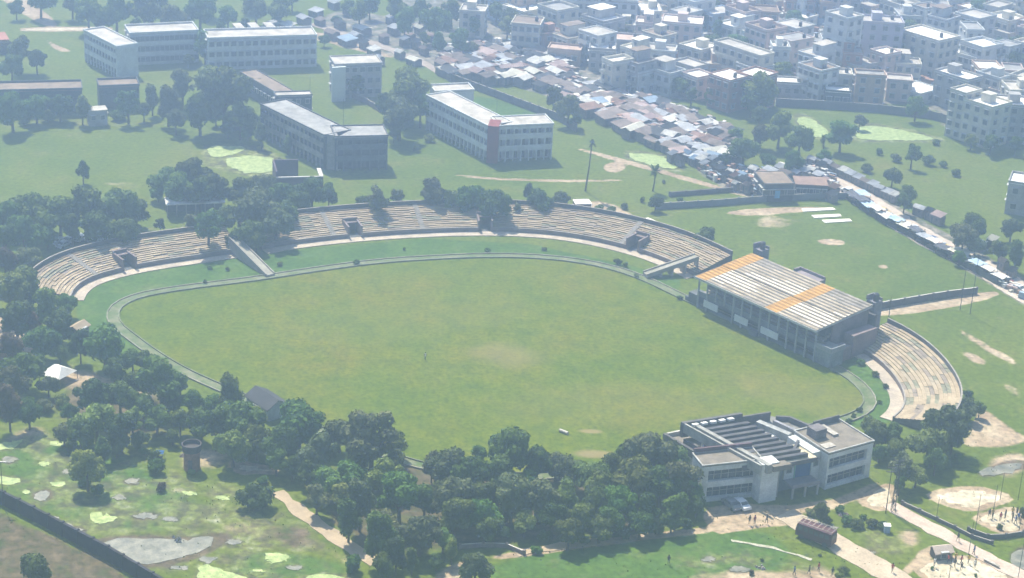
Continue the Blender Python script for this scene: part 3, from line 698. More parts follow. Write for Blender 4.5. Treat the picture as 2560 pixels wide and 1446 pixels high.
    # stair towers with tanks behind the roof
    for (px, py, h, w, d) in ((1893, 636, 7.5, 2.6, 2.4), (2176, 765, 7.4, 2.3, 2.4)):
        c = at(px, py, 8.0); x = (c.x - fl.x) * fr.c + (c.y - fl.y) * fr.s; y = max(D + .4, -(c.x - fl.x) * fr.s + (c.y - fl.y) * fr.c)
        mb = MB(); mb.box(fr, x - w / 2, x + w / 2, y, y + d, 0, h + 1.6, 0); mb.box(fr, x - w / 2 - .25, x - w / 2 + .1, y + .1, y + d, h + 1.6, h + 2.6, 0); mb.box(fr, x - w / 2, x + w / 2, y + d - .2, y + d, h + 1.6, h + 2.2, 0)
        tw = part('stair_tower', mb, mat('tower_cement', (.19, .18, .20), var=.2), rt)
        mb = MB(); a = fr.p(x + .3, y + d / 2, h + 1.6); b = fr.p(x + .3, y + d / 2, h + 3.1); mb.tube(a, b, .62, .62, 12); mb.tube(b, (b[0], b[1], b[2] + .3), .62, .25, 12); part('water_tank', mb, METAL_D, tw)
    c = at(2045, 690, 7.5); x = (c.x - fl.x) * fr.c + (c.y - fl.y) * fr.s; mb = MB()
    mb.box(fr, x - 3.6, x + 3.6, D + 1.0, D + 3.2, 0, 8.3, 0); mb.box(fr, x - 3.6, x - 3.3, D + 1.0, D + 3.2, 8.3, 8.9, 0); mb.box(fr, x - 3.3, x + 3.6, D + 2.9, D + 3.2, 8.3, 8.9, 0)
    part('rear_room', mb, mat('rear_room_wall', (.24, .20, .21), var=.15), rt)
    mb = MB(); mb.box(fr, -1, L + 1, D + .2, D + .6, 0, 6.6, 0); mb.box(fr, -1, L + 1, D - .3, D + .7, 6.6, 6.8, 0); part('rear_gallery', mb, CONC_D, rt)
    return fr, L, D
GS = grandstand()

# ---------------------------------------------------------------- buildings in general
def window_mesh(nm, w, h, shade=True):
    mb = MB(); f = Frame()
    mb.box(f, -w / 2, w / 2, -.05, .06, -h / 2, h / 2, 0)
    mb.box(f, -w / 2 - .1, -w / 2, -.1, .06, -h / 2 - .1, h / 2 + .1, 1); mb.box(f, w / 2, w / 2 + .1, -.1, .06, -h / 2 - .1, h / 2 + .1, 1)
    mb.box(f, -w / 2, w / 2, -.1, .06, -h / 2 - .1, -h / 2, 1)
    if shade: mb.box(f, -w / 2 - .25, w / 2 + .25, -.5, .06, h / 2 + .1, h / 2 + .2, 1)
    return mb.mesh(nm, [GLASS, FRAME])
WIN = {'s': window_mesh('window', .95, 1.15), 'm': window_mesh('window', 1.35, 1.35), 'l': window_mesh('window', 1.8, 1.5), 'd': window_mesh('window', 2.4, 1.3)}
def add_window(parent, fr, x, y, z, turn, kind, name='window'):
    o = bpy.data.objects.new(name, WIN[kind]); COL.objects.link(o); o.parent = parent
    p = Vector(fr.p(x, y, z)); off = Vector((0, 0, 0)); g = parent
    while g is not None: off = off + g.location; g = g.parent
    o.location = p - off; o.rotation_euler = (0, 0, fr.a + turn); return o
def roof_part(rt, fr, x0, x1, y0, y1, H, rmat, wmat, par=.55, name='roof'):
    mb = MB(); e = .15
    mb.box(fr, x0 - e, x1 + e, y0 - e, y1 + e, H, H + .18, 0)
    if par:
        for (a, b, c, d) in ((x0 - e, x1 + e, y0 - e, y0 + .1), (x0 - e, x1 + e, y1 - .1, y1 + e), (x0 - e, x0 + .1, y0 + .1, y1 - .1), (x1 - .1, x1 + e, y0 + .1, y1 - .1)):
            mb.box(fr, a, b, c, d, H + .18, H + .18 + par, 1)
    return part(name, mb, [rmat, wmat], rt)
def band_block(rt, fr, x0, x1, y0, y1, H, wmat, rmat, m0=1.0, m1=1.0, par=.25):
    mb = MB(); mb.box(fr, x0 + .25, x1 - .25, y0 + .9, y1, 0, H); mb.box(fr, x0, x0 + m0, y0, y0 + .9, 0, H); mb.box(fr, x1 - m1, x1, y0, y0 + .9, 0, H)
    mb.box(fr, x0, x0 + .25, y0 + .9, y1, 0, H); mb.box(fr, x1 - .25, x1, y0 + .9, y1, 0, H)
    for z0, z1 in ((0, .75), (H * .40, H * .56), (H * .86, H)): mb.box(fr, x0 + m0, x1 - m1, y0 + .02, y0 + .9, z0, z1)
    part('wall', mb, wmat, rt)
    for z0, z1 in ((.75, H * .40), (H * .56, H * .86)):
        mb = MB(); mb.box(fr, x0 + m0, x1 - m1, y0 + .7, y0 + .86, z0, z1); g_ = part('window_band', mb, mat('dusky_glazing', (.075, .085, .11), rough=.5, var=.4, scale=1.2), rt)
        n_ = max(3, int((x1 - x0) / 1.5)); mb = MB()
        for k in range(1, n_):
            x = x0 + m0 + (x1 - x0 - m0 - m1) * k / n_; mb.box(fr, x - .06, x + .06, y0 + .6, y0 + .7, z0, z1)
        mb.box(fr, x0 + m0, x1 - m1, y0 + .6, y0 + .68, (z0 + z1) / 2 - .05, (z0 + z1) / 2 + .05); part('mullion', mb, W_GREY, g_)
    return roof_part(rt, fr, x0, x1, y0, y1, H, rmat, mat('stained_coping', (.26, .25, .22), var=.3, scale=.6, col2=(.46, .45, .42)), par)
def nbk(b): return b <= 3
def wing(rt, fr, x0, x1, y0, y1, H, st, bays, side, wmat, rmat, style='plain', wk='m', par=.55, ground_arcade=False, col=None):
    """one block of a building as parts of rt; front is y0"""
    sh = H / st
    if style == 'plain':
        mb = MB(); mb.box(fr, x0, x1, y0, y1, 0, H); w = part('wall', mb, wmat, rt)
        for s in range(st):
            z = sh * s + sh * .55
            for b in range(bays): add_window(rt, fr, x0 + (x1 - x0) * (b + .5) / bays, y0 - .03, z, 0, wk)
            for b in range(side):
                add_window(rt, fr, x0 - .03, y0 + (y1 - y0) * (b + .5) / side, z, -math.pi / 2, wk)
                add_window(rt, fr, x1 + .03, y0 + (y1 - y0) * (b + .5) / side, z, math.pi / 2, wk)
    else:   # galleries: set-back dark rear wall, floor slabs with parapet panels, columns
        g = 1.9; mb = MB(); mb.box(fr, x0, x1, y0 + g, y1, 0, H); mb.box(fr, x0, x0 + .3, y0 + .02, y0 + g, 0, H); mb.box(fr, x1 - .3, x1, y0 + .02, y0 + g, 0, H)
        w = part('wall', mb, wmat, rt)
        mb = MB()
        for s in range(1, st + (0 if style == 'gallery' else 0)):
            mb.box(fr, x0 + .3, x1 - .3, y0, y0 + .22, sh * s - .35, sh * s + sh * .36); mb.box(fr, x0 + .3, x1 - .3, y0 + .22, y0 + g, sh * s - .2, sh * s)
        mb.box(fr, x0 + .3, x1 - .3, y0, y0 + .22, H - sh * .24, H)
        part('gallery_parapet', mb, col or wmat, rt)
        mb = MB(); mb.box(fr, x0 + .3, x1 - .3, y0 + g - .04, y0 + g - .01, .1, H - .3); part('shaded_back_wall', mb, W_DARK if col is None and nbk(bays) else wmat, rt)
        nb = bays
        for k in range(1, nb):
            x = x0 + (x1 - x0) * k / nb; mb = MB(); mb.box(fr, x - .16, x + .16, y0 + .02, y0 + .3, 0, H - .02)
            part('column', mb, col or wmat, rt)
        mb = MB()
        for s in range(st):
            for k in range(nb):
                xa = x0 + (x1 - x0) * (k + .18) / nb; xb = x0 + (x1 - x0) * (k + .72) / nb; mb.box(fr, xa, xb, y0 + g - .06, y0 + g + .05, sh * s + .3, sh * s + sh * .72)
        part('door_row', mb, GLASS, rt)
        for s in range(st):
            for b in range(side): add_window(rt, fr, x0 - .03, y0 + g + (y1 - y0 - g) * (b + .5) / side, sh * s + sh * .55, -math.pi / 2, wk)
    return roof_part(rt, fr, x0, x1, y0, y1, H, rmat, wmat, par)
def front_frame(FL, FR, H):
    a, b = at(*FL, H), at(*FR, H); u = b - a; return Frame((a.x, a.y, 0), math.atan2(u.y, u.x)), math.hypot(u.x, u.y)
def building(name, label, cat, FL, FR, H, D, st, bays, side=2, wmat=W_WHITE, rmat=R_PALE, style='plain', wk='m', group=None, extras='', par=.55, col=None):
    fr, L = front_frame(FL, FR, H)
    rt = root(name, label, cat, (fr.o.x, fr.o.y, 0), 0, group)
    rf = wing(rt, fr, 0, L, 0, D, H, st, bays, side, wmat, rmat, style, wk, par, col=col)
    rng = random.Random(int(FL[0] * 3 + FL[1]))
    if 'c' in extras:
        x = L * rng.uniform(.2, .6); w = min(3.2, L * .35); mb = MB(); y = D * rng.uniform(.3, .6); mb.box(fr, x, x + w, y, min(D - .3, y + 3), H + .18, H + 2.5); mb.box(fr, x - .15, x + w + .15, y - .15, min(D - .2, y + 3.15), H + 2.5, H + 2.65)
        part('stair_cabin', mb, wmat, rf)
    if 't' in extras:
        x, y = L * rng.uniform(.65, .85), D * rng.uniform(.3, .7); mb = MB(); a = fr.p(x, y, H + .18); mb.tube(a, (a[0], a[1], a[2] + 1.3), .6, .6, 10); mb.tube((a[0], a[1], a[2] + 1.3), (a[0], a[1], a[2] + 1.55), .6, .25, 10)
        part('water_tank', mb, METAL_D, rf)
    if 'b' in extras:
        for s in range(1, st):
            x0 = L * .12; x1 = L * .5; z = H / st * s; mb = MB(); mb.box(fr, x0, x1, -1.1, -.01, z - .12, z); mb.box(fr, x0, x1, -1.1, -1.0, z, z + .9); mb.box(fr, x0, x0 + .1, -1.0, -.01, z, z + .9); mb.box(fr, x1 - .1, x1, -1.0, -.01, z, z + .9)
            part('balcony', mb, wmat, rt)
    return rt, fr, L

# ---------------------------------------------------------------- the school blocks behind the stadium
H3 = 9.1
rt, fr, L = building('school_block', 'white three storey school wing at the far left with long slanting galleries', 'building', (209, 78), (290, 119), H3, 6.5, 3, 11, 0, W_WHITE, R_PALE, 'gallery', 'm', par=.4)
mb = MB(); mb.box(fr, L, L + .5, -.2, 6.6, 0, H3 + .5); part('end_wall', mb, W_WHITE, rt)
building('school_block', 'pale three storey school block set back behind the far left wing', 'building', (325, 88), (496, 80), H3, 9, 3, 14, 2, W_WHITE, R_PALE, 'plain', 'm')
rt, fr, L = building('school_block', 'wide white school block with rows of square windows at the top left', 'building', (520, 100), (792, 92), H3, 9, 3, 15, 2, W_WHITE, R_PALE, 'plain', 'm')
for k in range(3):
    mb = MB(); fr2 = Frame(fr.p(L * .38 + k * 4.6, 12, 0), fr.a + math.radians(6)); mb.box(fr2, 0, 2.2, 0, 13, 0, 6.5, 0); mb.box(fr2, -.2, 2.4, -.2, 13.2, 6.5, 6.8, 1); part('rear_wing', mb, [W_WHITE, R_PALE], rt)
building('school_block', 'low dark classroom block with long brown flat roof at the left edge', 'building', (-60, 232), (205, 226), 6.4, 7.5, 2, 14, 0, W_DARK, R_BROWN, 'gallery', 's', col=W_DARK)
building('school_block', 'short dark block with a light brown roof beside the long brown-roofed block', 'building', (248, 220), (348, 216), 6.4, 6.5, 2, 5, 0, W_DARK, R_BROWN, 'gallery', 's', col=W_DARK)
building('hut', 'small grey hut with a pale flat roof at the top of the left playing ground', 'hut', (222, 279), (268, 276), 4.2, 3.6, 1, 2, 1, W_GREY, R_PALE, 'plain', 's', par=0)
building('hut', 'small brown hut among the trees left of the dark school block', 'hut', (575, 297), (625, 290), 3.6, 4, 1, 2, 1, W_DARK, R_BROWN, 'plain', 's', par=0)
# bent roof line behind the trees
building('school_block', 'narrow shed-like block with a long slanting roof right of the far trees', 'building', (600, 182), (700, 240), 5.2, 5, 1, 10, 1, W_DARK, R_BROWN, 'plain', 's', par=.2)
building('school_block', 'short dark link block with a pale roof edge behind the slanting roofs', 'building', (690, 243), (780, 240), 6.4, 3.5, 2, 4, 1, W_DARK, R_PALE, 'plain', 's', par=.3)
# dark L-shaped block: slanting wing and end wing
rt, fr, L = building('school_block', 'dark three storey L-shaped block with a grey roof in the middle of the school grounds', 'building', (838, 345), (970, 342), 8.9, 8.5, 3, 6, 3, W_DARK, R_GREY, 'gallery', 'm', par=.3, col=mat('dark_parapet', (.13, .14, .15), var=.25))
fr2, L2 = front_frame((650, 262), (812, 342), 8.9)
wing(rt, fr2, 0, L2 - .4, .1, 8.0, 8.8, 3, 16, 0, W_DARK, R_GREY, 'gallery', 'm', .3, col=mat('weathered_parapet', (.24, .23, .21), var=.35, scale=.4))
mb = MB(); mb.prism([fr2.p(L2 - 1, .5, 0)[:2], fr2.p(L2 - .5, 7.9, 0)[:2], fr.p(.8, 8.3, 0)[:2], fr.p(.8, .5, 0)[:2]], 0, 9.2); part('corner_block', mb, R_GREY, rt)
# white block with the red stair panel
rt, fr, L = building('school_block', 'white three storey school block with a red stair panel at its corner', 'building', (1247, 318), (1384, 312), 9.5, 7.5, 3, 7, 2, mat('clean_whitewash', (.60, .61, .58), var=.14), R_PALE, 'gallery', 'm', par=.3)
cw = MATS['clean_whitewash']
fr2, L2 = front_frame((1066, 240), (1222, 318), 9.5)
wing(rt, fr2, 0, L2 - .2, 0, 7.4, 9.42, 3, 16, 0, cw, R_PALE, 'gallery', 'm', .3)
a, b = at(1221, 318, 9.5), at(1247, 320, 9.5); u = b - a; f3 = Frame((a.x, a.y, 0), math.atan2(u.y, u.x)); mb = MB(); w_ = math.hypot(u.x, u.y)
mb.box(f3, -.1, w_ + .1, -.6, 5, 0, 10.0); part('red_stair_panel', mb, RED, rt)
mb = MB(); mb.prism([fr2.p(L2 - 1, .5, 0)[:2], fr2.p(L2 - .5, 7.3, 0)[:2], fr.p(.8, 7.3, 0)[:2], fr.p(.8, .5, 0)[:2]], 0, 9.82); part('corner_block', mb, R_PALE, rt)
f4, L4 = front_frame((1088, 232), (1185, 228), 8.7); wing(rt, f4, 0, L4, 0, 6, 8.7, 3, 0, 0, cw, R_PALE, 'plain', 'm', .4)
building('school_block', 'half-hidden school block with a sunlit-coloured end wall behind the big tree', 'building', (838, 164), (955, 160), 9.6, 8, 3, 6, 2, W_GREY, R_PALE, 'plain', 'm', par=.3)
f5, L5 = front_frame((832, 170), (868, 168), 9.6); mb = MB(); mb.box(f5, -.4, L5 - .6, -.8, -.1, 0, 9.9)  # sunlight on the end face put into a separate, whiter slab
single('end_wall', mb, mat('sunlit_whitewash', (.62, .64, .58), var=.08), 'slab wall coloured as sunlit on the front of the half-hidden school block', 'wall')
# ruin with open walls
f6, L6 = front_frame((690, 446), (808, 443), 3.6); rt = root('ruined_hall', 'roofless dark hall with a pale sloping wall top among the trees', 'ruin', (f6.o.x, f6.o.y, 0)); mb = MB()
mb.box(f6, 0, L6, 0, .4, 0, 3.6, 0); mb.box(f6, 0, .4, .4, 9, 0, 5.2, 0); mb.box(f6, L6 - .4, L6, .4, 6, 0, 3.6, 0); mb.box(f6, .4, L6 * .55, 8.6, 9, 0, 5.2, 0); part('wall', mb, mat('purple_stained_wall', (.10, .07, .09), var=.2), rt)
mb = MB(); mb.box(f6, .02, L6, -.02, .45, 3.6, 3.8, 0); mb.box(f6, L6 - .9, L6 + .1, .45, 6, 3.6, 3.8, 0); part('wall_top', mb, CONC_L, rt)
f7, L7 = front_frame((418, 512), (560, 506), 3.2); rt = root('shelter', 'long low shelter with a bright patched flat roof below the big dark trees', 'shelter', (f7.o.x, f7.o.y, 0)); mb = MB()
mb.box(f7, -.3, L7 + .3, -.3, 4.6, 3.1, 3.35); part('roof', mb, mat('patched_white_roof', (.40, .36, .32), col2=(.85, .82, .75), scale=.4), rt)
for k in range(7):
    mb = MB(); mb.box(f7, L7 * k / 6 - .12, L7 * k / 6 + .12, 0, .25, 0, 3.1); mb.box(f7, L7 * k / 6 - .12, L7 * k / 6 + .12, 4.1, 4.35, 0, 3.1); part('post', mb, CONC, rt)
mb = MB(); mb.box(f7, 0, L7, 3.6, 3.8, 0, 3.1); part('wall', mb, CONC_D, rt)
building('kiosk', 'small maroon kiosk with a white roof behind the far terrace', 'kiosk', (1440, 512), (1478, 511), 3.2, 3, 1, 1, 1, mat('maroon_wall', (.20, .08, .08)), R_WHITE, 'plain', 's', par=0)
rt, fr, L = building('market_hall', 'long dark hall with a brown-grey roof where the market meets the road', 'building', (1912, 462), (1985, 461), 4.6, 9, 1, 4, 2, W_DARK, R_BROWN, 'plain', 'd', par=.1)
mb = MB(); mb.box(fr, L * .38, L * .55, -.15, -.06, 1, 3); part('blue_door', mb, mat('sky_blue_door', (.12, .40, .65), var=.1), rt)
building('market_hall', 'dark low shop with a lean-to roof at the right of the long hall', 'building', (1990, 462), (2070, 466), 3.4, 6, 1, 5, 1, W_DARK, mat('rusty_roof', (.26, .17, .13), var=.3), 'plain', 's', par=0)
building('house', 'grey house with a white roof at the right edge beyond the road', 'house', (2522, 458), (2600, 470), 8, 8, 2, 2, 2, W_GREY, R_WHITE, 'plain', 'm')
for FL, FR, H, D, lb in [((-60, 105), (22, 100), 4, 8, 'low building with a red-brown roof at the top left edge'), ((-70, 868), (42, 866), 3, 4, 'low wall-like shed with a pinkish flat roof at the left edge')]:
    building('shed', lb, 'shed', FL, FR, H, D, 1, 3, 1, W_BRICK, mat('red_tile', (.36, .15, .10), var=.2) if H == 4 else MAUVE, 'plain', 's', par=0)

# ---------------------------------------------------------------- walls on the ground
def wall_line(name, label, pxs, h, t=.3, mats=None, top=None, posts=3.5, cat='wall', z0px=0.0):
    c = resample(gp(pxs), posts); l = offset(c, -t / 2, False); r = offset(c, t / 2, False); mb = MB()
    rt = root(name, label, cat, (*c[len(c) // 2], 0))
    for k in range(len(c) - 1):
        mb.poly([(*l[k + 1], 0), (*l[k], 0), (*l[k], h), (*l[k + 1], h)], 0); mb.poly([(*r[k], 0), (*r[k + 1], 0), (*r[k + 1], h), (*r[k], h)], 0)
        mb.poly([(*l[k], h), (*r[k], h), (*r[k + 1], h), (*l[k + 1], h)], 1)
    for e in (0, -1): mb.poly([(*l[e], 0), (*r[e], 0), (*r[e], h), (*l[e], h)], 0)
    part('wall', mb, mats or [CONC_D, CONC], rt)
    mb = MB()
    for k in range(len(c)):
        k2 = min(k, len(c) - 2); f = Frame((*c[k], 0), math.atan2(c[k2 + 1][1] - c[k2][1], c[k2 + 1][0] - c[k2][0])); mb.box(f, -.2, .2, -t / 2 - .08, t / 2 + .08, 0, h + .15)
    part('pier', mb, (mats or [CONC_D])[0], rt)['kind'] = 'stuff'
    return rt
BLK = mat('near_black_wall', (.028, .024, .034), var=.4, scale=1)
wall_line('boundary_wall', 'tall near-black wall running down the bottom left corner', [(-60,1228),(60,1288),(180,1352),(270,1400),(330,1436),(420,1490)], 2.6, .5, [BLK, BLK], cat='wall')
wall_line('boundary_wall', 'grey compound wall between the market hall and the practice ground', [(1640,524),(1800,514),(1880,507),(2000,500),(2118,497)], 1.6, .3, [mat('bluish_wall', (.18, .20, .22), var=.15), CONC], cat='wall')
wall_line('boundary_wall', 'dark hedge-like wall on the grass left of the market hall', [(1674,492),(1750,486),(1830,480)], 1.2, .5, [CONC_D, CONC_D], cat='wall')
wall_line('boundary_wall', 'long wall from the grandstand to the market road', [(2188,775),(2260,762),(2360,745),(2440,735)], 1.6, .35, [CONC_D, CONC_L], cat='wall')
wall_line('boundary_wall', 'long dark school wall beside the shanty quarter', [(1095,190),(1180,222),(1260,252),(1340,282),(1400,304),(1440,330)], 2.2, .3, cat='wall')
wall_line('boundary_wall', 'long wall along the foot of the town behind the algae pond', [(1940,266),(2060,272),(2200,282),(2330,298),(2400,318),(2450,352)], 2.4, .3, [mat('town_wall', (.16, .15, .16), var=.2), CONC], cat='wall')
wall_line('boundary_wall', 'low wall at the back of the courts by the right footpath', [(2420,1330),(2480,1352),(2540,1342),(2600,1330)], .9, .25, cat='wall')
wall_line('boundary_wall', 'low wall along the right footpath', [(2255,1262),(2320,1292),(2400,1330),(2440,1352),(2480,1362)], .7, .25, cat='wall')
wall_line('boundary_wall', 'dark wall in front of the market stalls facing the practice ground', [(2140,512),(2220,556),(2300,600),(2400,662),(2490,712)], 1.5, .3, cat='wall')
wall_line('boundary_wall', 'low brick wall below the sunken dark trees at the bottom', [(1150,1372),(1230,1366),(1290,1372),(1310,1388)], .8, .3, [MAUVE, CONC_L], cat='wall')
wall_line('boundary_wall', 'school yard wall between the dark block and the half-hidden block', [(850,232),(920,262),(950,282)], 1.6, .3, [MAUVE, CONC], cat='wall')

# ---------------------------------------------------------------- pavilion in the lower right
def local_poly(pxs, z): return [(at(x, y, z).x, at(x, y, z).y) for x, y in pxs]
def pavilion():
    rt = root('pavilion', 'large whitewashed stadium pavilion with open roof beams and a blue entrance panel', 'building', tuple(at(1900, 1250)))
    PW = mat('pavilion_whitewash', (.62, .63, .60), var=.18, scale=.45)
    PR = mat('pavilion_roof', (.19, .16, .125), var=.25, scale=.4)
    SL = mat('dark_slate_beam', (.085, .08, .085), var=.3, scale=.6)  # the beams are a dark slate of their own
    H = 7.1
    # left front block
    f1, L1 = front_frame((1757, 1168), (1906, 1152), H)
    band_block(rt, f1, 0, L1, 0, 4.6, H, PW, PR, 1.2, .5, .2)
    mb = MB(); mb.box(f1, .2, L1, 4.6, 5.0, 0, H + 1.1); part('dark_roof_wall', mb, mat('maroon_stained_wall', (.11, .065, .075), var=.25), rt)
    mb = MB(); mb.box(f1, L1 * .66, L1 - .4, -.12, -.03, H * .80, H * .92); part('louvre', mb, GLASS, rt)
    # left rear wing, lower, with a long parapet to the field
    mb = MB(); q = local_poly([(1668, 1090), (1745, 1075), (1800, 1098), (1885, 1142), (1752, 1152)], 3.9); mb.prism(q, 0, 3.9, 0, 1); part('lower_wing', mb, [W_GREY, PR], rt)
    def beamline(p, q_, z, w, h, mts, nm, mi=0):
        a, b = at(*p, z + h), at(*q_, z + h); d = b - a; f = Frame((a.x, a.y, 0), math.atan2(d.y, d.x)); m_ = MB(); m_.box(f, 0, math.hypot(d.x, d.y), -w / 2, w / 2, z, z + h); return part(nm, m_, mts, rt)
    beamline((1660, 1083), (1752, 1137), 3.4, .5, 1.5, CONC_D, 'dark_parapet'); beamline((1668, 1083), (1735, 1070), 3.4, .4, 1.2, CONC_L, 'pale_parapet')
    for p in ((1786, 1118), (1805, 1128), (1758, 1104)): # court clutter: open pale columns
        a = at(*p, 5.8); m_ = MB(); m_.box(Frame((a.x, a.y, 0), f1.a), -.2, .2, -.2, .2, 3.9, 5.8); part('column', m_, PW, rt)
    for p, w in (((1745, 1078), 2.2), ((1762, 1096), 3.0), ((1820, 1122), 3.2)):
        a = at(*p, 4.8); m_ = MB(); m_.box(Frame((a.x, a.y, 0), f1.a), -w / 2, w / 2, -1, 1, 3.9, 4.8, 0); part('roof_box', m_, [CONC_L], rt)
    # seating hall: open roof of parallel beams
    c1, c2, c3, c4 = (1707, 1068), (1845, 1045), (1922, 1085), (2000, 1125)
    Z = 7.6
    a = at(1712, 1062, Z); b = at(1850, 1040, Z); d = b - a; f = Frame((a.x, a.y, 0), math.atan2(d.y, d.x)); LX = math.hypot(d.x, d.y)
    e = at(1905, 1168, Z); LY = -((e.x - a.x) * -f.s + (e.y - a.y) * f.c)     # towards the camera
    sx = (e.x - a.x) * f.c + (e.y - a.y) * f.s
    def q(u, v, z):  # u across, v towards the camera; sheared to the plan
        return f.p(u * LX + v * sx, -v * LY, z)
    def qbox(u0, u1, v0, v1, z0, z1, mi=0, m_=None):
        cc = [q(u, v, z) for z in (z0, z1) for u, v in ((u0, v1), (u1, v1), (u1, v0), (u0, v0))]; i = len(m_.v); m_.v += cc
        for t in ((0, 3, 2, 1), (4, 5, 6, 7), (0, 1, 5, 4), (1, 2, 6, 5), (2, 3, 7, 6), (3, 0, 4, 7)): m_.f.append(tuple(i + k for k in t)); m_.m.append(mi)
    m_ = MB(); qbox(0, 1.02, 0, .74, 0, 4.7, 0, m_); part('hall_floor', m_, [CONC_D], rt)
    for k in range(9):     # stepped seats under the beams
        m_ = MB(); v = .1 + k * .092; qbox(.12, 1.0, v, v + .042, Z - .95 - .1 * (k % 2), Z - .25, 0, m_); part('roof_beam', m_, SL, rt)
    for k in range(8):
        m_ = MB(); v = .15 + k * .092; qbox(.13, .98, v, v + .045, Z - 1.6, Z - 1.45, 0, m_); part('deck_board', m_, mat('pale_slats', (.26, .25, .25), var=.4, scale=.7), rt)
    m_ = MB(); qbox(.105, .185, .06, 1.0, Z - 1.6, Z + .1, 0, m_); part('side_beam', m_, mat('pale_stained_beam', (.30, .29, .26), var=.25, scale=.6), rt)
    m_ = MB(); qbox(-.02, .015, .0, .99, Z - 1.6, Z + .25, 0, m_); part('side_beam', m_, mat('pale_stained_beam', (.36, .35, .31), var=.2), rt)
    m_ = MB(); qbox(.05, .075, .1, .93, Z - .9, Z - .3, 0, m_); part('light_beam', m_, R_PALE, rt)
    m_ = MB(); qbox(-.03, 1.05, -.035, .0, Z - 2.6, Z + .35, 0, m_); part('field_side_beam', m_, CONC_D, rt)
    for k in range(5):
        m_ = MB(); qbox(.1 + k * .16, .2 + k * .16, .012, .045, Z - .3, Z + .12, 0, m_); part('roof_light', m_, R_WHITE, rt)
    m_ = MB(); qbox(.185, .5, .93, 1.02, Z - 1.2, Z - .2, 0, m_); part('front_slab', m_, PR, rt)
    # white pier left of the entrance
    f2, L2 = front_frame((1903, 1160), (1948, 1152), Z); m_ = MB(); m_.box(f2, 0, L2 * .95, -.5, 2.2, 0, Z); part('pier', m_, PW, rt)
    m_ = MB(); m_.box(f2, L2 * .95, L2 * .95 + .9, .4, 1.6, 0, Z - 1.2); part('pier_side', m_, W_GREY, rt)
    # entrance bay
    f3, L3 = front_frame((1950, 1160), (2042, 1143), 6.6); m_ = MB(); m_.box(f3, -1.0, L3 + .2, 1.6, 6, 0, 6.2); part('entrance_wall', m_, mat('entrance_wall', (.16, .20, .24), var=.2), rt)
    m_ = MB(); m_.box(f3, -.2, L3, -.2, 5.5, 6.2, 6.6, 0); part('canopy', m_, [mat('mossy_canopy', (.40, .33, .20), col2=(.66, .62, .44), scale=.5)], rt)
    m_ = MB(); m_.box(f3, -.2, L3, -.35, -.2, 5.9, 6.72, 0); part('canopy_edge', m_, CONC_D, rt)
    m_ = MB(); m_.box(f3, L3 * .26, L3 * .52, 1.2, 1.58, 2.4, 5.8); pnl = part('white_panel', m_, PW, rt); add_window(pnl, f3, L3 * .38, 1.16, 4.3, 0, 's')
    m_ = MB(); m_.box(f3, L3 * .54, L3 * .96, 1.1, 1.56, 2.4, 5.9); part('blue_panel', m_, BLUEP, rt)
    m_ = MB(); m_.box(f3, L3 * .52, L3 * .54, 1.0, 1.5, 2.4, 5.9); part('green_strip', m_, mat('green_strip', (.20, .42, .32), var=.1), rt)
    m_ = MB(); m_.box(f3, L3 * .25, L3 * 1.0, -1.9, 1.1, 2.2, 2.5); m_.box(f3, L3 * .25, L3, -1.9, -1.75, 2.5, 2.9); part('porch_roof', m_, mat('porch_slab', (.24, .22, .23), var=.15), rt)
    for k in range(3):
        m_ = MB(); x = L3 * (.27 + .34 * k); m_.box(f3, x, x + .3, -1.8, -1.5, 0, 2.2); part('porch_column', m_, W_GREY, rt)
    # right block with a lit left return wall
    f4, L4 = front_frame((2072, 1137), (2184, 1106), H)
    band_block(rt, f4, 0, L4, 0, 9.5, H, PW, PR, .4, 1.3, .25)
    m_ = MB(); m_.box(f4, -1.9, -.05, 2.0, 9.0, 0, H - .2); part('return_wall', m_, PW, rt); add_window(rt, f4, -1.0, 1.95, 4.8, 0, 's')
    m_ = MB(); m_.box(f4, .6, 3.0, 1.6, 3.2, H + .2, H + .34); part('bright_slab', m_, R_PALE, rt)
    m_ = MB(); m_.box(f4, 1.2, 3.8, 5.2, 7.6, H + .2, H + 1.9); part('roof_room', m_, mat('soot_stained_room', (.17, .15, .15), var=.35), rt)
    m_ = MB(); m_.box(f4, 5.0, 6.2, 4.6, 8.8, H + .2, H + .6); part('roof_curb', m_, R_PALE, rt)
    m_ = MB(); m_.box(f4, 4.2, L4 - .2, 9.2, 9.5, H, H + 1.3); part('dark_parapet', m_, CONC_D, rt)
    # rear deck
    m_ = MB(); r = local_poly([(1850, 1050), (1925, 1040), (1975, 1050), (2085, 1095), (2075, 1132), (1990, 1128), (1935, 1112)], 5.5); m_.prism(r, 0, 5.5, 0, 1); part('rear_deck', m_, [PW, mat('deck_roof', (.20, .19, .17), var=.3, scale=.4)], rt)
    beamline((1852, 1042), (1926, 1030), 5.5, .4, 1.8, CONC_D, 'dark_parapet'); beamline((1940, 1040), (1978, 1042), 5.5, .5, .9, CONC_D, 'dark_parapet'); beamline((1975, 1042), (2082, 1088), 5.5, .5, 1.1, CONC_D, 'dark_parapet')
    beamline((1895, 1052), (1975, 1085), 5.5, 1.2, 1.4, mat('stained_roof_wall', (.34, .34, .32), var=.3, scale=.6), 'roof_wall'); beamline((1935, 1050), (2010, 1085), 5.5, .6, .9, mat('slate_curb', (.26, .25, .26)), 'roof_wall')
    a = at(1937, 1082, 5.8); m_ = MB(); m_.box(Frame((a.x, a.y, 0), f4.a), -1.5, 1.5, -1, 1, 5.5, 5.8); part('bright_slab', m_, R_WHITE, rt)
    beamline((1985, 1122), (1996, 1100), 5.2, .5, 2.0, SL, 'roof_wall')
pavilion()
